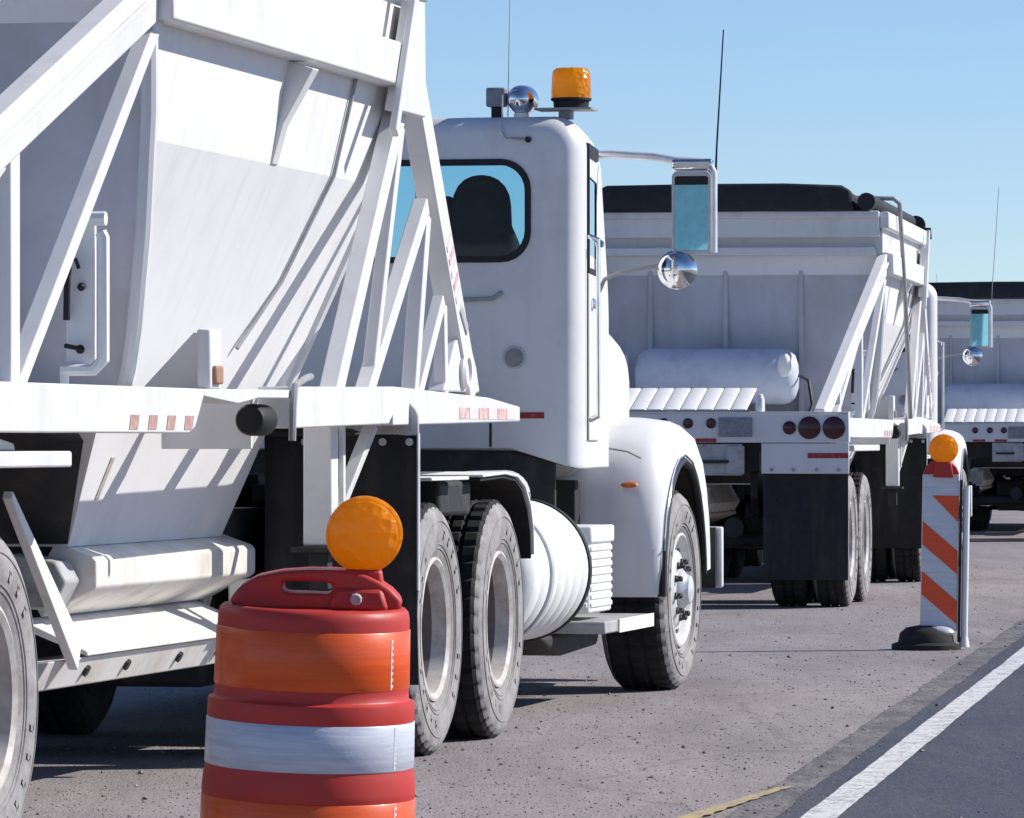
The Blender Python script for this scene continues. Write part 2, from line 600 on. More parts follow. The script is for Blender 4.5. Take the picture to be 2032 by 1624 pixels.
pb = MB()
OCT = [(1, 0, 0), (-1, 0, 0), (0, 1, 0), (0, -1, 0), (0, 0, 1), (0, 0, -1)]
OF = [(0, 2, 4), (2, 1, 4), (1, 3, 4), (3, 0, 4), (2, 0, 5), (1, 2, 5), (3, 1, 5), (0, 3, 5)]
for i in range(17000):
    y = 15.5 + 42 * random.random() ** 1.7
    x = random.uniform(-0.12, 0.105) * y
    n_ = (Vector((x, y)) - L0).dot(LN)
    if n_ > -0.1 and random.random() > 0.10:
        continue
    big = random.random()
    r = 0.0022 + 0.0028 * random.random() if big < 0.93 else (0.005 + 0.005 * random.random() if big < 0.993 else 0.012)
    a = random.random() * 6.28
    sc = (r * random.uniform(0.8, 1.6), r * random.uniform(0.7, 1.2), r * random.uniform(0.5, 0.9))
    ca, sa = math.cos(a), math.sin(a)
    vs = []
    for q in OCT:
        q = [q[k_] * sc[k_] * random.uniform(0.8, 1.2) for k_ in range(3)]
        vs.append((x + q[0] * ca - q[1] * sa, y + q[0] * sa + q[1] * ca, q[2] + sc[2] * 0.5 + (0.008 if n_ > -.17 else (0.004 if n_ > -0.35 else 0.0))))
    pb.add(vs, OF)
tag(pb.build('pebbles', 'pebble_stone', smooth=False), 'small dark and pale stones scattered over the dusty shoulder', 'pebbles', kind='stuff')


# ------------------------------------------------------------------ wheels
def tyre_mesh():
    mb = MB()
    r0 = 0.522
    prof = [(0.292, -0.105), (0.325, -0.128), (0.40, -0.142), (0.455, -0.138), (0.485, -0.128), (0.505, -0.112), (r0, -0.098),
            (r0, -0.045), (r0 - 0.012, -0.04), (r0 - 0.012, -0.025), (r0 + 0.001, -0.02), (r0 + 0.001, 0.02), (r0 - 0.012, 0.025), (r0 - 0.012, 0.04), (r0, 0.045),
            (r0, 0.098), (0.505, 0.112), (0.485, 0.128), (0.455, 0.138), (0.40, 0.142), (0.325, 0.128), (0.292, 0.105)]

    def mod(j, k, r):
        if 5 <= j <= 16 and (k % 4) in (0,):
            return r - 0.012
        return r
    mb.lathe(prof, 'x', n=160, caps=False, mod=mod)
    n = 160
    nf = len(mb.f)
    for i in range(nf):
        ringi = i // n
        mb.mi[i] = 1 if 5 <= ringi <= 15 else 0
    for r_, t_ in ((0.335, 0.1305), (0.352, 0.1335), (0.447, 0.1392)):          # moulded rings on the sidewall
        for sg in (1, -1):
            mb.lathe([(r_ - 0.004, sg * (t_ - 0.003)), (r_ - 0.002, sg * (t_ + 0.003)), (r_ + 0.002, sg * (t_ + 0.003)), (r_ + 0.004, sg * (t_ - 0.003))], 'x', n=80, caps=False)
    for k in range(26):                                                          # raised characters round the sidewall
        if k % 13 in (5, 6, 7, 11, 12):
            continue
        a_ = 2 * math.pi * k / 26
        for dr_, dh in ((0.0, 0.016), (0.012, 0.007)):
            rr_ = 0.40 + dr_ - 0.006
            c_, s2 = math.cos(a_ + dr_), math.sin(a_ + dr_)
            tx_, ty_ = -s2, c_
            vs = []
            for u_, v_ in ((-0.011, -dh), (0.011, -dh), (0.011, dh), (-0.011, dh)):
                vs.append((0.1432, (rr_ + v_) * c_ + u_ * tx_, (rr_ + v_) * s2 + u_ * ty_))
            mb.add(vs, [(0, 1, 2, 3)])
    return mb.mesh('tyre', ['tyre_rubber', 'tread_rubber'], True, 30)


def rim_dish_mesh():
    mb = MB()
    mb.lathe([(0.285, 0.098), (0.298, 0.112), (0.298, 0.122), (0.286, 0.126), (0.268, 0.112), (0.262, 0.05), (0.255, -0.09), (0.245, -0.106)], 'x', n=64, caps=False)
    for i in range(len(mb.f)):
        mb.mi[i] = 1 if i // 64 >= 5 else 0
    return mb.mesh('rim', ['rim_white', 'rim_barrel'], True, 40)


def disc_dish_mesh():
    mb = MB()
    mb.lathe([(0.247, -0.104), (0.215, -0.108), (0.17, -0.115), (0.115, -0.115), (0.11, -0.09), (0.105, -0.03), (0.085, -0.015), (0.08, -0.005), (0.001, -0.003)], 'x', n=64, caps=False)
    for k in range(10):
        a = 2 * math.pi * k / 10
        mb.lathe([(0.018, -0.116), (0.018, -0.08), (0.001, -0.08)], 'x', (0, 0.167 * math.cos(a), 0.167 * math.sin(a)), 6, False)
    return mb.mesh('hub', 'rim_disc', True, 40)


def rim_steer_mesh():
    mb = MB()
    mb.lathe([(0.285, 0.10), (0.298, 0.114), (0.298, 0.124), (0.286, 0.128), (0.27, 0.114), (0.262, 0.075), (0.25, 0.062), (0.225, 0.07), (0.20, 0.105), (0.17, 0.118), (0.115, 0.12), (0.108, 0.12)], 'x', n=80, caps=False)
    return mb.mesh('rim', 'wheel_alloy', True, 45)


def hub_steer_mesh():
    mb = MB()
    mb.lathe([(0.109, 0.115), (0.104, 0.135), (0.08, 0.155), (0.072, 0.175), (0.05, 0.183), (0.001, 0.184)], 'x', n=40, caps=False)
    return mb.mesh('hub', 'bright_alloy', True, 40)


def hand_hole_mesh():
    mb = MB()
    pts = [(0.034 * math.cos(2 * math.pi * i / 16), 0.020 * math.sin(2 * math.pi * i / 16)) for i in range(16)]
    mb.prism(pts, 'x', 0, 0.006)
    return mb.mesh('hand_hole', 'lug_dark')


def lug_mesh():
    mb = MB()
    mb.lathe([(0.021, 0), (0.021, 0.012), (0.0165, 0.016), (0.0165, 0.034), (0.010, 0.042), (0.001, 0.042)], 'x', n=6, caps=True)
    return mb.mesh('lug_nut', 'lug_dark', False)


TYRE, RIM_D, DISC_D, RIM_S, HUB_S, LUG, HOLE = tyre_mesh(), rim_dish_mesh(), disc_dish_mesh(), rim_steer_mesh(), hub_steer_mesh(), lug_mesh(), hand_hole_mesh()

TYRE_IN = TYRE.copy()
TYRE_IN.materials[0] = MATS['tread_rubber']  # inner sidewalls blackened to deepen the shade under the rigs


def ob(name, me, parent, loc=(0, 0, 0), rot=(0, 0, 0)):
    o = bpy.data.objects.new(name, me)
    COL.objects.link(o)
    o.parent = parent
    o.location = loc
    o.rotation_euler = rot
    return o


def wheel(parent, x, y, kind='dish', turn=0.0, spin=None):
    """x: centre of the tyre; outward is the sign of x"""
    w = empty('wheel', parent, (x, y, 0.522))
    w.rotation_euler = (0, 0, (0 if x > 0 else math.pi) + turn)
    a = random.random() * 6.28 if spin is None else spin
    ty = ob('tyre', TYRE_IN if kind == 'inner' else TYRE, w, rot=(a, 0, 0))
    if kind == 'steer':
        ty.scale = (1.28, 1.0, 1.0)
        ty.location = (-0.038, 0, 0)
    if kind == 'dish':
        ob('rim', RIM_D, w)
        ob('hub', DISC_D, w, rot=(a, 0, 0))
    elif kind == 'steer':
        ob('rim', RIM_S, w)
        ob('hub', HUB_S, w)
        for k in range(10):
            t = 2 * math.pi * k / 10 + 0.2
            ob('lug_nut', LUG, w, (0.116, 0.145 * math.cos(t), 0.145 * math.sin(t)))
        for k in range(10):
            t = 2 * math.pi * (k + .5) / 10 + 0.2
            h = ob('hand_hole', HOLE, w, (0.090, 0.213 * math.cos(t), 0.213 * math.sin(t)))
            h.rotation_euler = (t - math.pi / 2, 0, 0)
    return w


# ------------------------------------------------------------------ belly dump trailer
def tx(y):                     # x of the rear truss plane narrows towards the back
    return 1.215 + (y + 4.3) * 0.058


def make_trailer():
    t = empty('belly_dump_trailer')
    # ---- hopper: profile of one side (x, z, y_rear, y_front)
    lv = [(1.205, 3.07, -4.62, -0.66), (1.20, 2.70, -4.50, -0.72), (1.13, 2.32, -4.2, -0.76), (0.96, 1.91, -3.9, -0.84), (0.79, 1.50, -3.55, -0.92), (0.55, 0.92, -3.22, -1.0)]
    hop = MB()
    for s_ in (1, -1):
        hop.loft([[(s_ * x, yr, z), (s_ * x, yf, z)] for x, z, yr, yf in lv], close=False)
    hop.build('hopper_side', 'sheet_paint', t, ang=8)
    he = MB()
    rings = []
    for x, z, yr, yf in lv:                 # rear slope sheet with rounded corner
        rings.append([(x * k, yr, z) for k in (-1, -0.5, 0, 0.5, 1)])
    he.loft(rings, close=False)
    he.build('rear_slope_sheet', 'sheet_paint', t, ang=8)
    he = MB()
    he.loft([[(x * k, yf, z) for k in (-1, -0.5, 0, 0.5, 1)] for x, z, yr, yf in lv], close=False)
    he.build('front_slope_sheet', 'sheet_paint', t, ang=8)
    # upright rear bulkhead with a corner post down each edge
    m = MB()
    m.loft([[(-x, y, z), (-x * 0.3, y, z), (x * 0.3, y, z), (x, y, z)] for x, y, z in ((1.185, -4.52, 3.02), (1.18, -4.50, 2.7), (1.15, -4.46, 2.1), (1.10, -4.42, 1.62), (1.06, -4.36, 1.46))], close=False)
    m.build('rear_bulkhead', 'bulkhead_paint', t, ang=20)
    for x in (-0.77, -0.13, 0.51):
        m = MB()
        m.box(x - 0.02, x + 0.02, -4.512, -4.40, 1.47, 2.86)
        m.build('bulkhead_rib', 'bulkhead_paint', t, 0.006)
    for s_ in (1, -1):
        m = MB()
        m.tube([(s_ * 1.195, -4.50, 2.72), (s_ * 1.19, -4.48, 2.4), (s_ * 1.165, -4.46, 2.0), (s_ * 1.13, -4.44, 1.68), (s_ * 1.10, -4.40, 1.55), (s_ * 1.06, -4.34, 1.46)], 0.03, 10)
        m.build('corner_post', 'white_paint', t)
        m = MB()
        m.tube([(s_ * x, yf, z) for x, z, yr, yf in lv[1:5]], 0.028, 8)
        m.build('corner_post', 'white_paint', t)
    # dark sheet standing in for the shade under the rear slope
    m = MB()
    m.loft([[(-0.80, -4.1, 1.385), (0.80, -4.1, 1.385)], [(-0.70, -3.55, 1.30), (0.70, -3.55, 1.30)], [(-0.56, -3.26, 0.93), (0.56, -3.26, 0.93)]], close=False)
    m.build('slope_shade_sheet', 'dark_steel', t)
    # top rail, band and upper sheet
    for s_ in (1, -1):
        m = MB()
        m.box(min(s_ * 1.19, s_ * 1.27), max(s_ * 1.19, s_ * 1.27), -4.72, -0.40, 3.08, 3.22)
        m.build('top_rail', 'white_paint', t, 0.012)
        m = MB()
        m.prism([(s_ * 1.19, 2.70), (s_ * 1.295, 2.70), (s_ * 1.295, 2.87), (s_ * 1.19, 2.90)], 'y', -4.56, -0.70)
        m.build('side_band', 'white_paint', t, 0.008)
        m = MB()
        m.box(min(s_ * 1.20, s_ * 1.212), max(s_ * 1.20, s_ * 1.212), -4.66, -0.60, 2.88, 3.09)
        m.build('upper_side_sheet', 'sheet_paint', t)
        # tapered stiffener ribs down the sheet
        for y in (-2.50, ):
            m = MB()
            prof = [(1.195, 2.70, 0.10), (1.155, 2.47, 0.022), (1.13, 2.32, 0.006)]
            for dy in (0,):
                rings = []
                for x, z, d in prof:
                    wy = 0.045
                    rings.append([(s_ * (x - 0.004), y - wy, z), (s_ * (x + d), y - wy, z - 0.3 * d), (s_ * (x + d), y + wy, z - 0.3 * d), (s_ * (x - 0.004), y + wy, z)])
                m.loft(rings, caps=True)
            m.build('stiffener', 'white_paint', t, 0.006)
        # thin dark line running down the sheet
        m = MB()
        m.tube([(s_ * (x + 0.012), y, z) for x, y, z in ((1.2, -1.49, 2.70), (1.13, -1.57, 2.32), (0.96, -1.72, 1.91), (0.86, -2.02, 1.65))], 0.0085, 8)
        m.build('hose', 'steel_pipe', t)
    # top rail at the back and front
    m = MB()
    m.prism([(-4.74, 3.01), (-4.66, 3.01), (-4.64, 3.22), (-4.74, 3.22)], 'x', -1.19, 1.19)
    m.build('rear_top_rail', 'white_paint', t, 0.01)
    m = MB()
    m.box(-1.19, 1.19, -4.80, -4.735, 3.17, 3.225)
    m.build('rear_lip', 'white_paint', t, 0.008)
    m = MB()
    m.box(-1.15, 1.15, -4.68, -4.57, 2.86, 2.93)
    m.build('rear_cross_band', 'white_paint', t, 0.01)
    m = MB()
    m.box(-1.19, 1.19, -0.48, -0.40, 3.0, 3.22)
    m.build('front_top_rail', 'white_paint', t, 0.01)
    # ---- tarp roll over the hopper
    m = MB()
    ring = []
    rings = []
    for i, y in enumerate((-4.86, -4.84, -4.5, -3.5, -2.5, -1.5, -0.6, -0.34, -0.32)):
        h_ = 0.20 + 0.02 * math.sin(i * 1.7)
        e = 0.6 if i in (0, 8) else 1
        rings.append([(-1.16 * e - (1 - e) * 0, y, 3.225), (-1.165, y, 3.23 + h_ * 0.86 * e), (-1.10, y, 3.23 + h_ * e), (-0.3, y, 3.24 + h_ * e), (0.4, y, 3.24 + h_ * e), (0.88, y, 3.23 + h_ * 0.96 * e), (0.96, y, 3.23 + h_ * 0.75 * e), (0.99, y, 3.225)])
    m.loft(rings, caps=True)
    m.build('tarp', 'tarp_black', t, 0.02)
    m = MB()
    m.tube([(1.09, -4.86, 3.30), (1.09, -0.30, 3.30)], 0.075, 14)
    m.build('tarp_roll', 'tarp_black', t)
    m = MB()
    m.lathe([(0.001, -0.30), (0.085, -0.30), (0.085, -0.22), (0.04, -0.2), (0.04, -0.12)], 'y', (1.16, 0, 3.28), 18)
    m.tube([(1.20, -0.26, 3.24), (1.285, -0.26, 3.24), (1.29, -0.26, 3.16), (1.2, -0.26, 3.14)], 0.018, 8)
    m.build('tarp_motor', 'tarp_black', t)
    # ---- side rails with their cut-outs
    for s_ in (1, -1):
        X0, X1 = sorted((s_ * 1.12, s_ * 1.25))
        m = MB()
        pr = [(-8.22, 1.325), (-4.18, 1.325), (-4.10, 1.345), (-3.98, 1.455), (-3.98, 1.478), (-8.22, 1.478)]
        m.prism(pr, 'x', X0, X1)
        m.build('side_rail', 'white_paint', t, 0.006)
        m = MB()
        m.prism([(-3.98, 1.452), (-3.5, 1.43), (-3.2, 1.452), (-2.72, 1.455), (-2.72, 1.485), (-3.98, 1.478)], 'x', X0, X1)
        m.build('rail_top_flange', 'white_paint', t, 0.004)
        m = MB()
        m.prism([(-2.70, 1.345), (-1.12, 1.365), (-1.0, 1.42), (-1.0, 1.512), (-2.70, 1.498)], 'x', X0, X1 + (0.01 if s_ > 0 else 0))
        m.build('side_rail', 'white_paint', t, 0.006)
        m = MB()
        m.prism([(-1.0, 1.36), (1.58, 1.385), (1.58, 1.45), (0.9, 1.485), (-1.0, 1.515)], 'x', X0, X1)
        m.build('front_apron', 'white_paint', t, 0.006)
        # plate added inboard of the cut-out so its rear face supplies the shadow
        m = MB()
        m.box(*sorted((s_ * 0.78, s_ * 1.118)), -2.79, -2.76, 1.27, 1.455)
        m.build('shade_plate', 'white_paint', t, 0.004)
        # black air can inside the cut-out, with straps
        m = MB()
        m.lathe([(0.001, -3.02), (0.05, -3.02), (0.058, -3.0), (0.058, -2.83), (0.05, -2.81), (0.001, -2.81)], 'y', (s_ * 1.17, 0, 1.375), 20)
        m.build('brake_chamber', 'black_trim', t)
        # bent strap in front of the can
        m = MB()
        m.tube([(s_ * 1.20, -2.2, 1.54), (s_ * 1.24, -2.45, 1.53), (s_ * 1.265, -2.72, 1.50), (s_ * 1.268, -2.76, 1.42), (s_ * 1.265, -2.76, 1.30)], 0.014, 8)
        m.build('grab_strap', 'steel_pipe', t)
        # conspicuity tape on the rail
        for k in range(4):
            y0 = -4.96 + k * 0.235
            m = MB()
            m.prism([(y0, 1.337), (y0 + 0.105, 1.337), (y0 + 0.125, 1.385), (y0 + 0.02, 1.385)], 'x', *sorted((s_ * 1.249, s_ * 1.2525)))
            m.build('reflective_patch', 'brown_tape', t)
        for k in range(6):
            y0 = 0.28 + k * 0.2
            m = MB()
            m.box(*sorted((s_ * 1.249, s_ * 1.2525)), y0, y0 + 0.185, 1.392, 1.44)
            m.build('reflective_patch', 'pale_tape' if k % 2 else 'faded_tape', t)
        # triangular post with marker lamp
        m = MB()
        m.prism([(s_ * 0.98, 1.48), (s_ * 1.19, 1.48), (s_ * 1.19, 1.675), (s_ * 1.165, 1.675)], 'y', -3.80, -3.775)
        m.build('marker_gusset', 'white_paint', t, 0.003)
        m = MB()
        m.box(*sorted((s_ * 1.191, s_ * 1.24)), -3.86, -3.70, 1.48, 1.685)
        m.build('marker_post', 'white_paint', t, 0.008)
        m = MB()
        m.box(*sorted((s_ * 1.238, s_ * 1.256)), -3.83, -3.73, 1.495, 1.56)
        m.build('marker_lamp', 'marker_brown', t, 0.008)
        # ---- rear truss
        a, b_ = -4.12, -8.05
        m = MB()
        m.bar((s_ * tx(b_), b_, 1.47), (s_ * tx(a), a, 2.945), 0.165, 0.085, (1, 0, 0))
        m.build('rear_diagonal', 'white_paint', t, 0.008)
        m = MB()
        m.bar((s_ * (tx(b_) + 0.048), b_ + 0.02, 1.485), (s_ * (tx(a) + 0.048), a - 0.02, 2.955), 0.02, 0.02, (1, 0, 0))
        m.build('diagonal_flange', 'white_paint', t, 0.003)
        m = MB()
        m.bar((s_ * tx(-5.92), -5.92, 1.47), (s_ * tx(-5.92), -5.92, 2.22), 0.10, 0.06, (1, 0, 0))
        m.build('truss_post', 'white_paint', t, 0.006)
        m = MB()
        m.bar((s_ * tx(-5.85), -5.88, 1.46), (s_ * tx(-4.45), -4.45, 2.74), 0.06, 0.06, (1, 0, 0))
        m.build('truss_brace', 'white_paint', t, 0.006)
        m = MB()
        m.bar((s_ * tx(-7.3), -7.3, 1.47), (s_ * tx(-6.0), -6.0, 2.16), 0.06, 0.05, (1, 0, 0))
        m.build('truss_brace', 'white_paint', t, 0.006)
        m = MB()
        m.bar((s_ * tx(-7.1), -7.1, 1.47), (s_ * tx(-7.1), -7.1, 1.80), 0.07, 0.05, (1, 0, 0))
        m.build('truss_post', 'white_paint', t, 0.006)
        # ---- front truss
        def fb(p, q, w, d=0.06, nm='front_brace', x=1.205):
            m = MB()
            m.bar((s_ * x, *p), (s_ * x, *q), w, d, (1, 0, 0))
            m.build(nm, 'white_paint', t, 0.005)
        fb((-0.66, 2.98), (0.62, 1.49), 0.15, 0.085, 'front_diagonal')
        fb((-0.70, 2.72), (-1.95, 1.46), 0.10, 0.07, 'front_brace', 1.215)
        fb((-0.66, 2.66), (-1.28, 1.46), 0.055, 0.05)
        fb((-0.26, 2.26), (-1.36, 1.46), 0.075, 0.06)
        fb((-0.24, 2.22), (-0.50, 1.46), 0.07, 0.06)
        fb((0.08, 1.88), (-0.42, 1.46), 0.06, 0.05)
        fb((0.10, 1.86), (0.13, 1.46), 0.06, 0.05)
        fb((-1.27, 2.50), (-0.80, 3.2), 0.05, 0.03, 'front_post', 1.313)
        fb((-0.60, 2.70), (-0.44, 3.2), 0.11, 0.07, 'front_post', 1.21)
        m = MB()
        m.prism([(-1.12, 2.60), (-0.80, 3.06), (-0.62, 3.06), (-0.60, 2.60)], 'x', *sorted((s_ * 1.24, s_ * 1.298)))
        m.build('apex_gusset', 'white_paint', t, 0.006)
        m = MB()
        m.prism([(0.05, 1.505), (0.78, 1.505), (0.70, 1.62), (0.45, 1.82), (0.30, 1.72)], 'x', *sorted((s_ * 1.16, s_ * 1.235)))
        m.build('front_gusset', 'white_paint', t, 0.01)
        m = MB()
        m.lathe([(0.001, 1.23), (0.07, 1.23), (0.075, 1.25), (0.06, 1.262), (0.055, 1.25), (0.001, 1.25)] if s_ > 0 else [(0.001, -1.23), (0.07, -1.23), (0.075, -1.25), (0.06, -1.262), (0.055, -1.25), (0.001, -1.25)], 'x', (0, 0.42, 1.59), 24)
        m.build('lifting_eye', 'white_paint', t)
        m = MB()
        m.bar((s_ * 1.23, 0.30, 1.86), (s_ * 1.23, 0.44, 1.76), 0.06, 0.05, (1, 0, 0))
        m.build('rubber_stop', 'bracket_grey', t, 0.012)
        for k in range(5):
            z = 2.12 - k * 0.052
            y = -0.66 + (2.98 - z) * 1.28 / 1.49
            m = MB()
            m.bar((s_ * 1.2485, y - 0.01, z + 0.013), (s_ * 1.2485, y + 0.01, z - 0.013), 0.10, 0.004, (1, 0, 0))
            m.build('reflective_patch', 'faded_tape' if k % 2 else 'pale_tape', t)
        # landing leg
        m = MB()
        m.box(*sorted((s_ * 0.97, s_ * 1.085)), -1.36, -1.24, 0.89, 1.36)
        ll = m.build('landing_leg', 'white_paint', t, 0.008)
        m = MB()
        m.box(*sorted((s_ * 0.93, s_ * 1.12)), -1.40, -1.20, 0.865, 0.885)
        m.box(*sorted((s_ * 0.99, s_ * 1.065)), -1.34, -1.26, 0.72, 0.865)
        m.build('leg_foot', 'dark_steel', ll, 0.004)
        m = MB()
        m.bar((s_ * 1.03, -1.17, 0.95), (s_ * 1.12, -0.82, 1.36), 0.04, 0.05, (1, 0, 0))
        m.bar((s_ * 1.09, -1.2, 1.36), (s_ * 1.09, -1.2, 1.06), 0.04, 0.02, (1, 0, 0))
        m.build('leg_brace', 'white_paint', t, 0.004)
        # cabinet with hoses beside the rear slope
        m = MB()
        X0, X1 = sorted((s_ * 0.947, s_ * 1.047))
        m.box(X0, X1, -4.64, -4.62, 1.55, 2.03)
        m.build('valve_panel', 'sheet_paint', t, 0.004)
        m = MB()
        m.tube([(s_ * 1.072, -4.66, 1.99), (s_ * 1.082, -4.66, 1.97), (s_ * 1.082, -4.66, 1.57), (s_ * 1.047, -4.66, 1.535), (s_ * 0.937, -4.66, 1.535)], 0.021, 8)
        m.tube([(s_ * 0.985, -4.68, 2.035), (s_ * 1.095, -4.68, 2.035)], 0.024, 8)
        m.tube([(s_ * 0.947, -4.66, 1.54), (s_ * 0.947, -4.66, 1.48)], 0.016, 8)
        m.build('guard_rail', 'plain_white', t)
        m = MB()
        m.tube([(s_ * 0.952, -4.67, 1.90), (s_ * 0.967, -4.68, 1.87), (s_ * 0.962, -4.68, 1.8), (s_ * 0.957, -4.67, 1.7)], 0.012, 8)
        m.tube([(s_ * 0.967, -4.68, 1.895), (s_ * 0.992, -4.68, 1.90), (s_ * 1.002, -4.68, 1.87)], 0.007, 8)
        m.tube([(s_ * 0.952, -4.67, 1.615), (s_ * 1.007, -4.68, 1.605)], 0.008, 8)
        m.sphere((s_ * 1.007, -4.68, 1.603), 0.016, 10, 6)
        m.sphere((s_ * 1.002, -4.65, 1.81), 0.014, 10, 6)
        m.build('air_hose', 'black_trim', t)
    # ---- clamshell gate and linkage
    for s_ in (1, -1):
        m = MB()
        m.prism([(s_ * 0.50, 0.935), (s_ * 0.64, 0.885), (s_ * 0.655, 0.87), (s_ * 0.655, 0.775), (s_ * 0.64, 0.76), (s_ * 0.45, 0.665), (s_ * 0.40, 0.75)], 'y', -3.22, -0.86)
        m.build('gate_beam', 'dusty_white', t, 0.006)
        m = MB()
        m.prism([(s_ * 0.40, 0.90), (s_ * 0.56, 0.87), (s_ * 0.60, 0.80), (s_ * 0.55, 0.70), (s_ * 0.42, 0.70)], 'y', -3.42, -3.225)
        m.build('gate_end', 'bracket_grey', t, 0.01)
        m = MB()
        m.prism([(s_ * 0.43, 0.668), (s_ * 0.685, 0.555), (s_ * 0.685, 0.535), (s_ * 0.42, 0.64)], 'y', -3.44, -0.95)
        m.build('gate_ledge', 'dusty_white', t, 0.006)
        m = MB()
        m.prism([(s_ * 0.665, 0.533), (s_ * 0.60, 0.425), (s_ * 0.30, 0.40), (s_ * 0.30, 0.5)], 'y', -3.86, -0.9)
        m.build('gate_jaw', 'dusty_white', t, 0.006)
        for y in (-3.3, -2.75, -2.0, -1.4):
            m = MB()
            m.lathe([(0.001, 0), (0.022, 0), (0.022, 0.012), (0.001, 0.012)], 'z', n=6)
            o = m.build('bolt', 'dark_steel', t)
            o.location = (s_ * 0.636, y, 0.482)
            o.rotation_euler = (0, s_ * R(118), 0)
        m = MB()
        m.box(*sorted((s_ * 0.56, s_ * 0.66)), -0.93, -0.80, 0.66, 0.75)
        m.build('gate_pin', 'plain_white', t, 0.008)
        m = MB()
        m.bar((s_ * 0.74, -4.62, 1.12), (s_ * 0.69, -3.62, 0.545), 0.03, 0.035, (1, 0, 0), 0.115)
        m.build('gate_arm', 'plain_white', t, 0.005)
        m = MB()
        m.bar((s_ * 0.622, -3.1, 1.09), (s_ * 0.684, -3.1, 1.24), 0.045, 0.004, (1, 0, 0))
        o = m.build('weld_stain', 'grey_stain', t)
        o.rotation_euler = (0, 0, 0)
    # ---- underframe, axles, suspension
    for s_ in (1, -1):
        m = MB()
        m.box(*sorted((s_ * 0.42, s_ * 0.54)), -8.2, -4.6, 1.06, 1.32)
        m.build('frame_rail', 'dark_steel', t, 0.006)
        m = MB()
        m.prism([(-8.0, 1.06), (-5.2, 1.06), (-5.5, 0.78), (-5.9, 0.70), (-6.5, 0.70), (-6.9, 0.85), (-7.2, 0.70), (-7.8, 0.70), (-8.0, 0.85)], 'x', *sorted((s_ * 0.45, s_ * 0.51)))
        m.build('spring_hanger', 'dark_steel', t, 0.006)
    for y in (-8.0, -6.85, -5.4):
        m = MB()
        m.box(-0.42, 0.42, y - 0.05, y + 0.05, 1.08, 1.28)
        m.build('cross_member', 'dark_steel', t, 0.006)
    for y in (-6.40, -7.72):
        m = MB()
        m.lathe([(0.065, -0.95), (0.065, 0.95)], 'x', (0, y, 0.522), 16)
        m.build('axle', 'dark_steel', t)
        for s_ in (1, -1):
            for x in (1.09, 0.755):
                wheel(t, s_ * x, y, 'dish' if x > 1 else 'inner')
            m = MB()
            m.lathe([(0.001, -0.1), (0.08, -0.1), (0.09, 0), (0.09, 0.06), (0.001, 0.08)], 'y', (s_ * 0.32, y - 0.2, 0.62), 16)
            m.build('brake_chamber', 'dark_steel', t)
    for s_ in (1, -1):      # flat fender over the tandem, front end turned down
        m = MB()
        m.box(*sorted((s_ * 0.62, s_ * 1.275)), -8.1, -5.72, 1.218, 1.268)
        m.build('fender', 'white_paint', t, 0.008)
        m = MB()
        m.prism([(-7.9, 1.27), (-5.80, 1.27), (-5.82, 1.292), (-6.9, 1.40), (-7.9, 1.42)], 'x', *sorted((s_ * 1.06, s_ * 1.115)))
        m.build('fender_gusset', 'white_paint', t, 0.004)
    # ---- rear face
    m = MB()
    m.box(-1.252, 1.252, -8.34, -8.225, 1.285, 1.512)
    m.build('rear_crossbeam', 'white_paint', t, 0.008)
    m = MB()
    m.box(-1.25, 1.25, -8.35, -8.2, 1.513, 1.525)
    m.build('rear_beam_cap', 'white_paint', t, 0.003)
    for s_ in (1, -1):
        m = MB()
        m.box(*sorted((s_ * 0.57, s_ * 1.25)), -8.33, -8.30, 1.045, 1.28)
        m.build('flap_hanger', 'white_paint', t, 0.004)
        m = MB()
        rings = []
        for z, dy in ((1.05, 0), (0.8, 0.012), (0.5, -0.008), (0.22, 0.008)):
            rings.append([(s_ * 0.58, -8.29 + dy, z), (s_ * 1.24, -8.285 + dy, z), (s_ * 1.24, -8.275 + dy, z), (s_ * 0.58, -8.28 + dy, z)])
        m.loft(rings, caps=True)
        m.build('mud_flap', 'black_rubber', t)
        for x in (0.65, 0.82, 1.0, 1.17):
            m = MB()
            m.lathe([(0.001, -8.345), (0.014, -8.345), (0.014, -8.33), (0.001, -8.33)], 'y', (s_ * x, 0, 1.075), 8)
            m.build('bolt', 'bracket_grey', t)
        for x, r in ((0.79, 0.052), (0.945, 0.088), (1.135, 0.088)):
            m = MB()
            m.lathe([(0.001, -8.362), (r * 0.7, -8.36), (r, -8.35), (r, -8.338), (0.001, -8.338)], 'y', (s_ * x, 0, 1.40), 24)
            m.build('tail_lamp', 'lamp_red', t)
        m = MB()
        m.box(*sorted((s_ * 0.93, s_ * 1.245)), -8.333, -8.329, 1.165, 1.205)
        m.build('reflective_patch', 'red_tape', t)
        m = MB()
        m.box(*sorted((s_ * 0.06, s_ * 0.22)), -8.343, -8.339, 1.288, 1.318)
        m.build('reflective_patch', 'red_tape', t)
    for x in (-0.19, 0.0, 0.18):
        m = MB()
        m.lathe([(0.001, -8.358), (0.03, -8.356), (0.04, -8.348), (0.04, -8.338), (0.001, -8.338)], 'y', (x, 0, 1.435), 18)
        m.build('marker_lamp', 'lamp_red', t)
    m = MB()
    m.box(0.24, 0.50, -8.36, -8.338, 1.33, 1.48)
    m.build('licence_plate', 'plate_green', t, 0.004)
    m = MB()
    m.box(0.03, 0.42, -8.335, -8.30, 1.03, 1.275)
    m.build('hitch_plate', 'bracket_grey', t, 0.006)
    m = MB()
    m.box(0.30, 0.44, -8.36, -8.337, 1.04, 1.26)
    m.build('hitch_bracket', 'bracket_grey', t, 0.006)
    m = MB()
    m.box(0.08, 0.32, -8.37, -8.337, 1.125, 1.15)
    m.build('hitch_bar', 'dark_steel', t, 0.004)
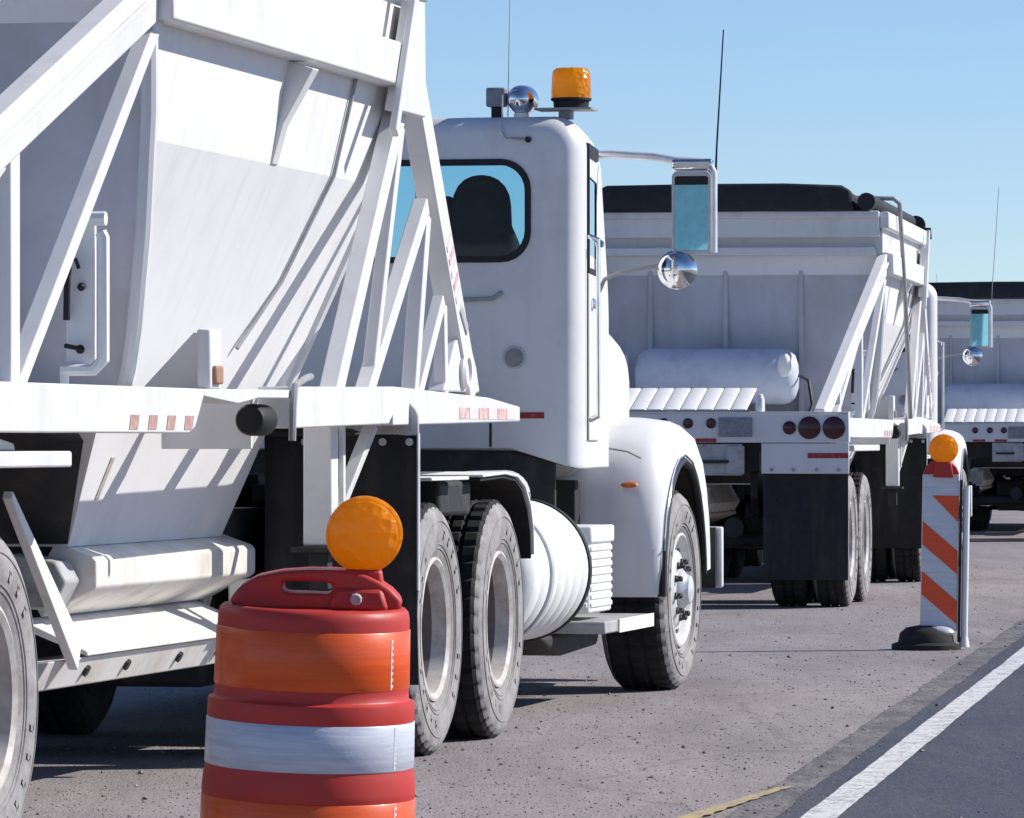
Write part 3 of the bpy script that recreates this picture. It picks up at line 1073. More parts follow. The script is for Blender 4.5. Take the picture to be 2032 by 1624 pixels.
    m = MB()
    m.lathe([(0.02, 1.515), (0.035, 1.53), (0.035, 1.62), (0.02, 1.66), (0.001, 1.665)], 'z', (0.555, -8.28, 0), 14)
    m.build('post_stub', 'plain_white', t)
    # inclined corrugated cover across the rear deck
    for k in range(8):
        x = -0.62 + k * 0.132
        m = MB()
        m.prism([(x, 0.0), (x + 0.126, 0.0), (x + 0.126, 0.006), (x + 0.112, 0.012), (x + 0.014, 0.012), (x, 0.006)], 'y', 0, 0.80)
        o = m.build('deck_plank', 'plain_white', t, 0.002)
        o.location = (0, -8.1, 1.535)
        o.rotation_euler = (R(12.5), 0, 0)
    m = MB()
    m.box(-0.64, 0.45, -8.12, -7.4, 1.512, 1.53)
    m.build('deck_base', 'dark_steel', t)
    # air tank across the rear slope
    m = MB()
    m.lathe([(0.001, -0.69), (0.10, -0.685), (0.18, -0.66), (0.222, -0.61), (0.235, -0.56), (0.235, 0.56), (0.222, 0.61), (0.18, 0.66), (0.10, 0.685), (0.001, 0.69)], 'x', (-0.17, -4.78, 1.84), 40)
    m.build('air_tank', 'tank_blue', t)
    for x in (-0.55, 0.2):
        m = MB()
        m.box(x - 0.03, x + 0.03, -4.88, -4.66, 1.44, 1.70)
        m.build('tank_bracket', 'white_paint', t, 0.004)
    m = MB()
    m.sphere((0.42, -5.02, 1.93), 0.075, 14, 8, (0.8, 0.7, 1.35))
    m.build('tank_sun_spot', 'plain_white', t)  # white knob standing in for the sunlit end of the tank
    m = MB()
    m.tube([(0.52, -4.8, 1.85), (0.62, -5.0, 1.8), (0.66, -5.1, 1.6), (0.62, -5.2, 1.45)], 0.014, 8)
    m.build('air_hose', 'black_trim', t)
    m = MB()
    m.box(-1.12, 1.12, -8.2, -4.2, 1.40, 1.44)
    m.build('rear_deck', 'white_paint', t, 0.004)
    # front deck over the fifth wheel
    m = MB()
    m.box(-1.118, 1.118, -0.98, 1.56, 1.395, 1.44)
    m.build('front_deck', 'white_paint', t, 0.004)
    m = MB()
    m.lathe([(0.03, 1.10), (0.045, 1.12), (0.03, 1.2), (0.045, 1.395)], 'z', (0, 0.62, 0), 14)
    m.build('king_pin', 'dark_steel', t)
    return t


# ------------------------------------------------------------------ tractor
def make_tractor():
    t = empty('semi_tractor')
    # frame
    for s_ in (1, -1):
        m = MB()
        m.box(*sorted((s_ * 0.39, s_ * 0.46)), -0.62, 7.25, 0.76, 1.02)
        m.build('frame_rail', 'dark_steel', t, 0.006)
    for y in (-0.55, 0.67, 2.2, 3.6, 5.0):
        m = MB()
        m.box(-0.388, 0.388, y - 0.05, y + 0.05, 0.80, 0.98)
        m.build('cross_member', 'dark_steel', t, 0.006)
    m = MB()
    m.prism([(-0.48, -0.1), (0.48, -0.1), (0.46, 0.9), (0.2, 1.05), (-0.2, 1.05), (-0.46, 0.9)], 'z', 1.10, 1.16)
    o = m.build('fifth_wheel', 'dark_steel', t, 0.01)
    m = MB()
    m.box(-0.44, 0.44, 0.2, 0.8, 1.02, 1.10)
    m.build('fifth_wheel_base', 'dark_steel', t, 0.006)
    for y in (0.0, 1.335):
        m = MB()
        m.lathe([(0.075, -0.95), (0.08, -0.4), (0.14, -0.28), (0.23, -0.12), (0.24, 0.0), (0.23, 0.12), (0.14, 0.28), (0.08, 0.4), (0.075, 0.95)], 'x', (0, y, 0.522), 20)
        m.build('drive_axle', 'dark_steel', t)
        for s_ in (1, -1):
            m = MB()
            m.lathe([(0.001, 0.56), (0.12, 0.56), (0.13, 0.62), (0.13, 0.72), (0.11, 0.76), (0.001, 0.76)], 'z', (s_ * 0.43, y + 0.3, 0), 16)
            m.build('air_spring', 'black_rubber', t)
            wheel(t, s_ * 1.085, y, 'dish', spin=0.4)
            wheel(t, s_ * 0.75, y, 'inner')
    m = MB()
    m.tube([(0, 1.5, 0.6), (0, 4.6, 0.85)], 0.06, 12)
    m.build('drive_shaft', 'dark_steel', t)
    # mud flaps behind the drive tyres
    for s_ in (1, -1):
        m = MB()
        m.prism([(s_ * 1.075, 1.425), (s_ * 1.10, 1.47), (s_ * 1.13, 1.478), (s_ * 1.19, 1.45), (s_ * 1.25, 1.452), (s_ * 1.275, 1.425), (s_ * 1.285, 1.40), (s_ * 1.285, 1.325), (s_ * 0.55, 1.325), (s_ * 0.55, 1.36), (s_ * 1.03, 1.36)], 'y', -0.70, -0.67)
        m.build('flap_hanger', 'bracket_grey', t, 0.005)
        m = MB()
        m.tube([(s_ * 0.45, -0.72, 0.9), (s_ * 0.6, -0.74, 1.33), (s_ * 1.2, -0.66, 1.34)], 0.02, 8)
        m.build('hanger_arm', 'dark_steel', t)
        m = MB()
        rings = []
        for z, dy in ((1.322, 0), (1.0, 0.012), (0.6, -0.012), (0.32, 0.02)):
            rings.append([(s_ * 0.65, -0.69 + dy, z), (s_ * 1.28, -0.685 + dy, z), (s_ * 1.28, -0.670 + dy, z), (s_ * 0.65, -0.675 + dy, z)])
        m.loft(rings, caps=True)
        m.build('mud_flap', 'black_rubber', t)
        m = MB()
        m.box(*sorted((s_ * 1.281, s_ * 1.287)), -0.70, -0.665, 0.70, 1.33)
        m.build('flap_lit_edge', 'silver_paint', t)  # pale strip painting in the sunlight on the flap's edge
        for x in (0.82, 1.14, 1.25):
            m = MB()
            m.lathe([(0.001, -0.705), (0.016, -0.705), (0.016, -0.688), (0.001, -0.688)], 'y', (s_ * x, 0, 1.295), 8)
            m.build('bolt', 'silver_paint', t)
        for zz in (1.405, 1.43):
            m = MB()
            m.sphere((s_ * (1.105 if zz > 1.41 else 1.09), -0.71, zz + 0.03), 0.02, 8, 6)
            m.build('bolt', 'black_trim', t)
        # half fender over the front drive axle: top strip and turned-down front
        path = [(0.85, 1.155), (1.35, 1.165), (1.62, 1.15), (1.80, 1.105), (1.92, 1.02), (1.985, 0.92), (2.00, 0.80)]
        ins = [(y - 0.012 * (i > 2), z - 0.012) for i, (y, z) in enumerate(path)]
        m = MB()
        m.prism(path + ins[::-1], 'x', *sorted((s_ * 0.62, s_ * 1.235)))
        hf = m.build('half_fender', 'plain_white', t, 0.004)
        m = MB()
        i2 = [(y - 0.018 * (i > 2) - 0.002, z - 0.016) for i, (y, z) in enumerate(path)]
        i3 = [(y - 0.03 * (i > 2) - 0.002, z - 0.028) for i, (y, z) in enumerate(path)]
        m.prism(i2 + i3[::-1], 'x', *sorted((s_ * 0.60, s_ * 1.222)))
        m.build('fender_liner', 'black_rubber', hf)
        m = MB()
        m.box(*sorted((s_ * 0.62, s_ * 1.235)), -0.20, 0.55, 1.135, 1.15)
        m.build('half_fender', 'plain_white', t, 0.004)
        m = MB()
        m.box(*sorted((s_ * 0.50, s_ * 0.60)), -0.3, 1.9, 1.05, 1.12)
        m.build('fender_mount', 'dark_steel', t, 0.004)
    m = MB()                                      # dark box between the wheels and the fender
    m.box(0.62, 1.15, 0.35, 1.0, 0.98, 1.13)
    m.build('fender_bracket', 'dark_steel', t, 0.02)
    for k, (x, mt) in enumerate(((0.12, 'hose_red'), (0.2, 'hose_blue'), (0.28, 'black_trim'))):
        m = MB()
        m.tube([(x, 3.96, 1.55), (x + 0.02, 3.6, 1.38), (x + 0.05, 3.1, 1.22), (x + 0.03, 2.5, 1.26), (x, 2.0, 1.36), (x - 0.05, 1.62, 1.42)], 0.014, 8)
        m.build('air_line', mt, t)
    for s_ in (1, -1):
        m = MB()
        m.tube([(s_ * 0.6, -0.4, 1.05), (s_ * 0.58, 0.1, 0.86), (s_ * 0.55, 0.5, 0.9), (s_ * 0.6, 0.9, 1.0)], 0.016, 8)
        m.build('brake_hose', 'black_trim', t)
    m = MB()
    m.prism([(1.75, 0.40), (2.3, 0.30), (5.1, 0.30), (5.2, 0.5), (5.2, 0.95), (1.75, 0.95)], 'x', -0.36, 0.36)
    m.build('transmission', 'dark_steel', t, 0.03)  # mass added under the frame to darken the ground below
    m = MB()
    m.prism([(1.95, 0.22), (5.30, 0.22), (5.30, 1.12), (2.1, 1.12), (2.02, 0.9)], 'x', -1.232, -1.215)
    m.build('shade_skirt', 'black_trim', t, 0.006)  # unseen left-side skirt, added to block light under the tractor
    for y in (0.0, 1.335):
        m = MB()
        m.box(-0.385, 0.385, y - 0.62, y - 0.30, 0.30, 0.74)
        m.build('suspension_beam', 'dark_steel', t, 0.03)
    # ---- fuel tanks: white barrels with pressed rings and straps
    for s_ in (1, -1):
        prof = [(0.001, 2.18), (0.26, 2.185), (0.30, 2.20), (0.325, 2.24)]
        y = 2.24
        while y < 3.55:
            prof += [(0.302 + 0.033 * math.sin(math.pi * q / 7) ** 0.6, y + 0.2 * q / 7) for q in range(7)]
            y += 0.2
        prof += [(0.325, y + 0.02), (0.30, y + 0.05), (0.001, y + 0.06)]
        m = MB()
        m.lathe(prof, 'y', (s_ * 0.86, 0, 0.685), 56)
        tk = m.build('fuel_tank', 'plain_white', t, ang=60)
        for yy in (2.62, 3.56):
            m = MB()
            m.lathe([(0.30, yy - 0.03), (0.343, yy - 0.028), (0.343, yy + 0.028), (0.30, yy + 0.03)], 'y', (s_ * 0.86, 0, 0.685), 56, caps=False)
            m.build('tank_strap', 'black_trim' if yy > 3 else 'silver_paint', tk)
        m = MB()
        m.lathe([(0.05, 0.99), (0.055, 1.06), (0.001, 1.065)], 'z', (s_ * 0.98, 2.9, 0), 16)
        m.build('filler_cap', 'chrome', tk)
        m = MB()
        m.lathe([(0.001, 2.5), (0.07, 2.51), (0.115, 2.56), (0.12, 2.62), (0.12, 3.5), (0.07, 3.6), (0.001, 3.62)], 'y', (s_ * 0.80, 0, 1.04), 24)
        m.build('air_tank', 'silver_paint', t)
        # ribbed battery box and step
        m = MB()
        m.box(*sorted((s_ * 0.62, s_ * 1.10)), 4.06, 4.66, 0.46, 0.875)
        bx = m.build('battery_box', 'plain_white', t, 0.012)
        m = MB()
        m.box(*sorted((s_ * 0.61, s_ * 1.115)), 4.05, 4.67, 0.80, 0.885)
        m.build('box_lid', 'plain_white', bx, 0.012)
        for k in range(8):
            z = 0.485 + k * 0.039
            m = MB()
            m.prism([(s_ * 1.10, z), (s_ * 1.110, z + 0.006), (s_ * 1.110, z + 0.024), (s_ * 1.10, z + 0.031)], 'y', 4.08, 4.64)
            m.prism([(4.06, z), (4.045, z + 0.006), (4.045, z + 0.024), (4.06, z + 0.031)], 'x', *sorted((s_ * 0.64, s_ * 1.09)))
            m.build('louvre', 'plain_white', bx, 0.003)
        m = MB()
        m.box(*sorted((s_ * 0.60, s_ * 1.20)), 3.95, 5.28, 0.365, 0.425)
        m.build('step', 'bracket_grey', t, 0.008)
        m = MB()
        m.box(*sorted((s_ * 1.201, s_ * 1.208)), 4.3, 5.28, 0.362, 0.428)
        m.build('step_lit_edge', 'plain_white', t)  # white end and grey step paint in its sunlit and shaded sides
        m = MB()
        m.prism([(3.6, 0.36), (5.2, 0.36), (5.1, 0.27), (4.2, 0.25), (3.8, 0.30)], 'x', *sorted((s_ * 0.5, s_ * 0.95)))
        m.build('step_bracket', 'dark_steel', t, 0.02)
        m = MB()
        m.box(*sorted((s_ * 0.5, s_ * 0.9)), 3.62, 4.02, 0.42, 0.95)
        m.build('tool_box', 'dark_steel', t, 0.01)
    # ---- cab shell
    K, M = 7, 10
    YB = 4.0

    def ring(hw, z0, z1, r, y, raise_mid=True):
        pts = rrect(-hw, hw, z0, z1, r, K, M)
        out = []
        for x, z in pts:
            if z < z0 + r and abs(x) > hw - r - 1e-6:
                x = math.copysign(hw if z > z0 + 1e-6 else hw - r * 0.02, x)
            if raise_mid and z < z0 + 0.02 and abs(x) < 0.82:
                f = min(1, (0.82 - abs(x)) / 0.08)
                z = z + 0.085 * f
            out.append((x, y, z))
        return out
    sec = [(YB, 0.975, 1.19, 2.79, 0.10), (YB + 0.006, 0.998, 1.178, 2.812, 0.115), (YB + 0.022, 1.022, 1.172, 2.838, 0.125), (YB + 0.05, 1.045, 1.168, 2.860, 0.14), (YB + 0.09, 1.060, 1.166, 2.874, 0.15),
           (YB + 0.14, 1.066, 1.165, 2.88, 0.15), (YB + 0.38, 1.035, 1.165, 2.885, 0.15), (YB + 1.0, 0.965, 1.165, 2.87, 0.15), (YB + 1.16, 0.948, 1.165, 2.82, 0.15)]
    rings = [ring(hw, z0, z1, r, y) for y, hw, z0, z1, r in sec]
    N = len(rings[0])

    def is_side(k):
        z = rings[6][k][2]
        z2 = rings[6][(k + 1) % N][2]
        return abs(rings[6][k][0]) > 1.0 and min(z, z2) > 2.14 and max(z, z2) < 2.73 and abs(z - z2) > 0.05

    win = [(x, z) for x, z in rrect(-0.795, 0.795, 2.195, 2.64, 0.125, K, M)]
    m = MB()
    m.loft(rings, skip=lambda i, k: i == 6 and is_side(k))
    back = [[p for p in rings[0]], [(x, YB, z) for x, z in win], [(x, YB + 0.03, z) for x, z in win]]
    m.loft(back)
    cabn = m.build('cab', 'cab_white', t, ang=30)
    # front wall with windscreen opening
    ws = [(x, z) for x, z in rrect(-0.86, 0.86, 2.08, 2.74, 0.10, K, M)]

    def wy(z):
        return YB + 1.16 + 0.26 * (2.82 - z) / 0.8
    m = MB()
    m.loft([[(x, wy(max(z, 2.0)) if z < 2.8 else wy(z), z) for x, y, z in rings[-1]], [(x, wy(z), z) for x, z in ws]])
    m.loft([rings[-1], [(x, wy(max(z, 2.0)) if z < 2.8 else wy(z), z) for x, y, z in rings[-1]]])
    m.build('cowl', 'cab_white', t, ang=30)
    m = MB()
    m.box(-0.93, 0.93, YB + 0.06, YB + 0.10, 0.98, 1.27)
    m.build('cab_skirt', 'dark_steel', t)
    # dark lining inside
    lin = [[(x * 0.965, y, 1.25 + (z - 1.25) * 0.975) for x, y, z in r] for r in rings[5:]]
    m = MB()
    m.loft(lin, skip=lambda i, k: i == 1 and is_side(k))
    m.loft([[(x * 0.965, YB + 0.05, 1.25 + (z - 1.25) * 0.975) for x, y, z in rings[5]], [(x * 1.01, YB + 0.05, z) for x, z in win]])
    m.loft([[(x * 0.965, YB + 0.05, 1.25 + (z - 1.25) * 0.975) for x, y, z in rings[5]], lin[0]])
    m.build('cab_lining', 'interior_dark', t, ang=30)
    m = MB()
    m.box(-0.9, 0.9, YB + 0.06, YB + 1.3, 1.26, 1.30)
    m.build('cab_floor', 'interior_dark', t)
    m = MB()
    m.prism([(YB + 0.95, 1.30), (YB + 1.36, 1.30), (YB + 1.36, 2.08), (YB + 1.18, 2.12), (YB + 1.0, 2.05)], 'x', -0.9, 0.9)
    m.build('dashboard', 'interior_dark', t, 0.03)
    m = MB()
    m.tube([(0, wy(2.06), 2.06), (0, wy(2.76), 2.76)], 0.022, 8)
    m.build('windscreen_post', 'black_trim', t)
    m = MB()
    m.add([(x, wy(z) + 0.004, z) for x, z in ws], [tuple(range(len(ws)))])
    m.build('windscreen', 'cab_glass', t, smooth=False)
    m = MB()
    m.slab([(x, z) for x, z in rrect(-0.824, 0.824, 2.166, 2.669, 0.148, K, M)], [(x, z) for x, z in rrect(-0.794, 0.794, 2.196, 2.639, 0.124, K, M)], 'y', YB - 0.012, YB + 0.008)
    m.build('window_gasket', 'black_trim', t, 0.004)
    m = MB()
    m.add([(x, YB + 0.004, z) for x, z in rrect(-0.80, 0.80, 2.19, 2.645, 0.12, K, M)], [tuple(range(4 * (K + M)))])
    m.build('rear_window', 'cab_glass', t, smooth=False)
    # seats
    for sx in (0.50, -0.50):
        st = empty('seat', t, (sx, 4.55, 1.30))
        m = MB()
        m.box(-0.24, 0.24, -0.1, 0.42, 0.28, 0.46)
        m.build('cushion', 'seat_fabric', st, 0.05)
        m = MB()
        m.loft([rrect_ring(w, d, z, y0) for w, d, z, y0 in ((0.22, 0.07, 0.42, -0.10), (0.235, 0.075, 0.62, -0.12), (0.225, 0.075, 0.86, -0.14), (0.18, 0.07, 0.99, -0.15), (0.15, 0.065, 1.06, -0.155), (0.148, 0.06, 1.16, -0.162), (0.140, 0.058, 1.21, -0.165), (0.118, 0.054, 1.255, -0.168), (0.085, 0.045, 1.287, -0.17), (0.045, 0.03, 1.305, -0.17), (0.012, 0.01, 1.31, -0.17))], caps=True)
        m.build('backrest', 'seat_fabric', st, ang=60)
        m = MB()
        m.box(-0.15, 0.15, 0.0, 0.3, 0.0, 0.28)
        m.build('pedestal', 'interior_dark', st)
        m = MB()
        m.bar((-0.215, -0.02, 1.215), (-0.235, -0.02, 0.95), 0.14, 0.15, (1, 0, 0))
        m.build('side_bolster', 'seat_fabric', st, 0.05)
    # side windows, door seams, handles
    def sx_(y):
        if y < YB + 0.38:
            return 1.066 + (1.035 - 1.066) * (y - YB - 0.14) / 0.24
        return 1.035 + (0.965 - 1.035) * (y - YB - 0.38) / 0.62
    for s_ in (1, -1):
        m = MB()
        ya, yb = YB + 0.37, YB + 1.01
        m.add([(s_ * (sx_(ya) - 0.006), ya, 2.12), (s_ * (sx_(yb) - 0.006), yb, 2.12), (s_ * (sx_(yb) - 0.006), yb, 2.75), (s_ * (sx_(ya) - 0.006), ya, 2.75)], [(0, 1, 2, 3)])
        m.build('side_window', 'cab_glass', t, smooth=False)

        def door_strip(y0, y1, z0, z1, mat, nm, d=0.004, bev=0.0):
            m = MB()
            a, b_ = sx_(y0), sx_(y1)
            m.add([(s_ * (a - 0.004), y0, z0), (s_ * (b_ - 0.004), y1, z0), (s_ * (b_ - 0.004), y1, z1), (s_ * (a - 0.004), y0, z1),
                   (s_ * (a + d), y0, z0), (s_ * (b_ + d), y1, z0), (s_ * (b_ + d), y1, z1), (s_ * (a + d), y0, z1)],
                  [(0, 3, 2, 1), (4, 5, 6, 7), (0, 1, 5, 4), (1, 2, 6, 5), (2, 3, 7, 6), (3, 0, 4, 7)])
            m.build(nm, mat, t, bev)
        door_strip(YB + 0.30, YB + 1.00, 1.30, 2.12, 'cab_white', 'door_skin', 0.012, 0.006)
        door_strip(YB + 0.275, YB + 0.295, 1.30, 2.76, 'black_trim', 'door_seam', 0.003)
        door_strip(YB + 0.33, YB + 0.38, 2.11, 2.76, 'black_trim', 'window_frame', 0.010)
        door_strip(YB + 0.38, YB + 0.99, 2.70, 2.76, 'black_trim', 'window_frame', 0.010)
        door_strip(YB + 0.38, YB + 0.99, 2.11, 2.15, 'black_trim', 'window_frame', 0.010)
        door_strip(YB + 0.42, YB + 0.56, 1.95, 2.0, 'chrome', 'door_handle', 0.03, 0.006)
        m = MB()
        m.tube([(s_ * 1.075, YB + 0.2, 1.40), (s_ * 1.12, YB + 0.2, 1.42), (s_ * 1.12, YB + 0.2, 2.28), (s_ * 1.07, YB + 0.2, 2.30)], 0.013, 8)
        m.build('grab_rail', 'chrome', t)
        m = MB()
        m.lathe([(0.02, 2.245), (0.024, 2.27), (0.001, 2.29)], 'z', (s_ * 1.115, YB + 0.26, 0), 10)
        m.build('grab_rail_cap', 'chrome', t)
    # ---- fittings on the back wall
    m = MB()
    m.lathe([(0.055, YB + 0.004), (0.055, YB - 0.012), (0.047, YB - 0.014), (0.043, YB - 0.004), (0.001, YB - 0.003)], 'y', (0.742, 0, 1.705), 32)
    m.build('vent_port', 'silver_paint', t)
    m = MB()
    m.lathe([(0.044, YB - 0.004), (0.035, YB - 0.008), (0.001, YB - 0.009)], 'y', (0.742, 0, 1.705), 24)
    m.build('vent_cover', 'bracket_grey', t)
    m = MB()
    m.tube([(0.40, YB - 0.03, 1.985), (0.64, YB - 0.03, 1.99), (0.675, YB - 0.03, 2.015), (0.675, YB + 0.01, 2.02)], 0.011, 8)
    m.tube([(0.40, YB - 0.03, 1.985), (0.40, YB + 0.01, 1.985)], 0.011, 8)
    m.build('back_handle', 'bracket_grey', t)
    m = MB()
    m.box(0.60, 0.89, YB - 0.004, YB + 0.004, 1.408, 1.438)
    m.build('reflective_patch', 'red_tape', t)
    m = MB()
    m.box(0.618, 0.63, YB - 0.003, YB + 0.004, 1.27, 1.385)
    m.build('panel_seam', 'black_trim', t)
    m = MB()
    m.box(0.675, 0.69, YB - 0.012, YB + 0.004, 2.785, 2.815)
    m.build('wire_clip', 'plain_white', t, 0.003)
    m = MB()
    m.tube([(0.685, YB - 0.012, 2.98), (0.685, YB - 0.015, 2.8), (0.70, YB - 0.012, 2.77), (0.80, YB - 0.012, 2.765)], 0.005, 6)
    m.build('lamp_cable', 'bracket_grey', t)
    m = MB()
    m.sphere((0.812, YB - 0.01, 2.762), 0.016, 10, 8)
    m.build('cable_plug', 'black_trim', t)
    # roof: work lamp, chrome bullet lamp, amber beacon, whip antenna
    m = MB()
    m.box(0.575, 0.672, YB + 0.12, YB + 0.19, 2.93, 3.025)
    wl_ = m.build('work_lamp', 'plate_green', t, 0.010)
    m = MB()
    m.box(0.60, 0.65, YB + 0.13, YB + 0.18, 2.875, 2.93)
    m.build('lamp_stand', 'black_trim', wl_, 0.004)
    m = MB()
    m.lathe([(0.001, YB + 0.06), (0.03, YB + 0.065), (0.055, YB + 0.09), (0.07, YB + 0.14), (0.075, YB + 0.22), (0.06, YB + 0.24), (0.001, YB + 0.24)], 'y', (0.745, 0, 2.965), 28)
    ch = m.build('spot_lamp', 'chrome', t, ang=60)
    m = MB()
    m.box(0.715, 0.775, YB + 0.12, YB + 0.2, 2.87, 2.90)
    m.build('lamp_stand', 'plain_white', ch, 0.004)
    m = MB()
    m.box(0.82, 1.10, YB + 0.10, YB + 0.30, 2.912, 2.922)
    m.box(0.93, 0.99, YB + 0.16, YB + 0.24, 2.87, 2.912)
    m.build('beacon_plate', 'steel_pipe', t)
    m = MB()
    m.lathe([(0.001, 2.923), (0.085, 2.923), (0.088, 2.955), (0.10, 2.962), (0.10, 2.972), (0.001, 2.975)], 'z', (0.985, YB + 0.2, 0), 32)
    bk = m.build('beacon_base', 'black_trim', t)
    m = MB()
    m.lathe([(0.096, 2.973), (0.097, 3.0), (0.095, 3.07), (0.09, 3.105), (0.075, 3.118), (0.001, 3.122)], 'z', (0.985, YB + 0.2, 0), 48, mod=lambda j, k, r: r * (1 - 0.012 * (k % 2)))
    m.build('beacon_lens', 'amber_lens', bk, ang=60)
    m = MB()
    m.tube([(0.69, YB + 0.1, 2.88), (0.70, YB + 0.1, 3.5)], 0.003, 6, 0.0015)
    m.build('whip_antenna', 'steel_pipe', t)
    # ---- mirrors
    for s_ in (1, -1):
        mr = empty('mirror', t, (s_ * 1.435, 5.08, 2.445))
        m = MB()
        m.box(-0.098, 0.098, 0.0, 0.06, -0.205, 0.205)
        m.build('mirror_shell', 'chrome', mr, 0.015)
        m = MB()
        m.slab([(x, z) for x, z in rrect(-0.10, 0.10, -0.208, 0.208, 0.03, 5, 3)], [(x, z) for x, z in rrect(-0.085, 0.085, -0.188, 0.185, 0.015, 5, 3)], 'y', -0.012, 0.0)
        m.build('mirror_frame', 'silver_paint', mr, 0.003)
        m = MB()
        m.box(-0.088, 0.088, -0.006, -0.002, -0.192, 0.19)
        o = m.build('mirror_glass', 'mirror_glass', mr)
        m = MB()
        m.box(-0.084, 0.084, -0.009, -0.0065, 0.14, 0.184)
        m.build('mirror_band', 'black_trim', mr)
        m = MB()
        rr_ = [(0.001, -0.045), (0.04, -0.043), (0.07, -0.034), (0.09, -0.018), (0.095, -0.005), (0.10, 0.0), (0.10, 0.02), (0.07, 0.05), (0.001, 0.06)]
        m.lathe(rr_, 'y', (-0.075 * s_, 0, -0.285), 32)
        m.build('convex_mirror', 'chrome', mr, ang=60)
        m = MB()
        m.box(-0.105, 0.105, -0.01, 0.07, 0.212, 0.27)
        m.build('mirror_head', 'chrome', mr, 0.015)
        m = MB()
        m.tube([(s_ * -0.49, 0.06, 0.30), (s_ * -0.42, 0.05, 0.30), (s_ * -0.2, 0.04, 0.285), (s_ * -0.09, 0.03, 0.265), (s_ * 0.08, 0.03, 0.255), (s_ * 0.105, 0.03, 0.2), (s_ * 0.105, 0.03, -0.2)], 0.021, 12)
        m.build('mirror_arm', 'bright_alloy', mr)
        m = MB()
        m.tube([(s_ * -0.49, 0.1, -0.39), (s_ * -0.46, 0.08, -0.33), (s_ * -0.38, 0.06, -0.295), (s_ * -0.15, 0.04, -0.26)], 0.011, 8)
        m.build('mirror_stay', 'steel_pipe', mr)
        m = MB()
        m.tube([(s_ * 0.115, 0.04, 0.18), (s_ * 0.12, 0.04, 0.32), (s_ * 0.155, 0.04, 0.92)], 0.0065, 8, 0.0035)
        m.build('whip_antenna', 'black_trim', mr)
    # ---- bonnet
    def hood_ring(hw, z0, z1, r, y):
        return [(x, y, z) for x, z in rrect(-hw, hw, z0, z1, r, 9, 4)]
    m = MB()
    m.loft([hood_ring(0.885, 1.10, 2.03, 0.26, 5.36), hood_ring(0.885, 1.10, 2.03, 0.27, 5.5), hood_ring(0.855, 1.05, 1.98, 0.28, 6.2), hood_ring(0.77, 0.95, 1.93, 0.28, 7.0), hood_ring(0.70, 0.9, 1.88, 0.26, 7.42), hood_ring(0.62, 1.0, 1.80, 0.22, 7.5)], caps=True)
    m.build('bonnet', 'cab_white', t, ang=50)
    m = MB()
    m.box(-0.5, 0.5, 7.49, 7.54, 0.95, 1.72)
    m.build('grille', 'chrome', t, 0.02)
    for s_ in (1, -1):
        m = MB()
        m.prism([(5.42, 1.48), (5.50, 1.80), (5.56, 1.80), (5.56, 1.48)], 'x', *sorted((s_ * 0.87, s_ * 0.895)))
        m.build('bonnet_vent', 'black_trim', t, 0.004)
        m = MB()
        m.box(*sorted((s_ * 0.88, s_ * 0.91)), 5.44, 5.50, 1.39, 1.45)
        m.tube([(s_ * 0.90, 5.47, 1.40), (s_ * 0.905, 5.49, 1.27)], 0.012, 8)
        m.build('bonnet_latch', 'black_trim', t, 0.004)
        m = MB()
        m.tube([(s_ * 0.905, 5.42, 1.50), (s_ * 0.92, 5.43, 1.42), (s_ * 0.91, 5.45, 1.33), (s_ * 0.925, 5.47, 1.27)], 0.008, 6)
        m.build('red_strap', 'red_tape', t)
        # front fender: arch with a broad rounded rear panel
        outer = [(5.52, 0.50), (5.50, 0.75), (5.51, 1.0), (5.56, 1.16), (5.66, 1.29), (5.80, 1.375), (5.98, 1.415), (6.2, 1.425), (6.5, 1.42), (6.75, 1.38), (6.95, 1.28), (7.1, 1.12), (7.2, 0.92), (7.24, 0.75), (7.25, 0.62)]
        cy, cz = 6.2, 0.55

        def inset(p, d):
            v = Vector((p[0] - cy, p[1] - cz))
            v = v * (1 - d / v.length)
            return (cy + v.x, cz + v.y)
        arch = []
        for i in range(len(outer)):
            v = Vector((outer[i][0] - cy, outer[i][1] - cz)).normalized()
            rr2 = 0.645
            arch.append((cy + v.x * rr2, max(0.50, cz + v.y * rr2)))
        rings = []
        for x, d in ((0.55, 0.0), (0.80, 0.0), (0.98, 0.004), (1.08, 0.018), (1.14, 0.045), (1.18, 0.085), (1.20, 0.14)):
            rg = []
            for i, p in enumerate(outer):
                q = inset(p, d)
                if i < 2:
                    q = (p[0] + d * 0.3, p[1])
                lim = Vector((q[0] - cy, q[1] - cz)).length
                rg.append((s_ * x, *q))
            rings.append(rg)
        rings.append([(s_ * 1.205, *p) for p in arch])
        m = MB()
        m.loft(rings, close=False)
        fe = m.build('front_fender', 'cab_white', t, ang=50)
        m = MB()
        m.loft([[(s_ * 1.203, *p) for p in arch], [(s_ * 1.18, *inset(p, -0.012)) for p in arch], [(s_ * 0.55, *inset(p, -0.015)) for p in arch]], close=False)
        m.build('wheel_well', 'dark_steel', fe)
        m = MB()
        m.tube([(s_ * 1.204, *p) for p in arch], 0.022, 8)
        m.build('fender_lip', 'black_trim', fe)
        m = MB()
        m.tube([(s_ * 1.215, *inset(p, -0.03)) for p in arch[1:-1]], 0.006, 6)
        m.build('fender_trim', 'chrome', fe)
        m = MB()
        m.sphere((s_ * 1.04, 5.505, 1.075), 0.03, 16, 8, (1.5, 0.6, 0.55))
        m.build('side_marker', 'lamp_amber', fe)
        m = MB()
        m.tube([(s_ * 0.78, 5.515, 1.245), (s_ * 0.9, 5.55, 1.265), (s_ * 1.02, 5.57, 1.245), (s_ * 1.09, 5.575, 1.21)], 0.005, 6)
        m.build('fender_crease', 'bracket_grey', fe)
        # splash panel inside
        m = MB()
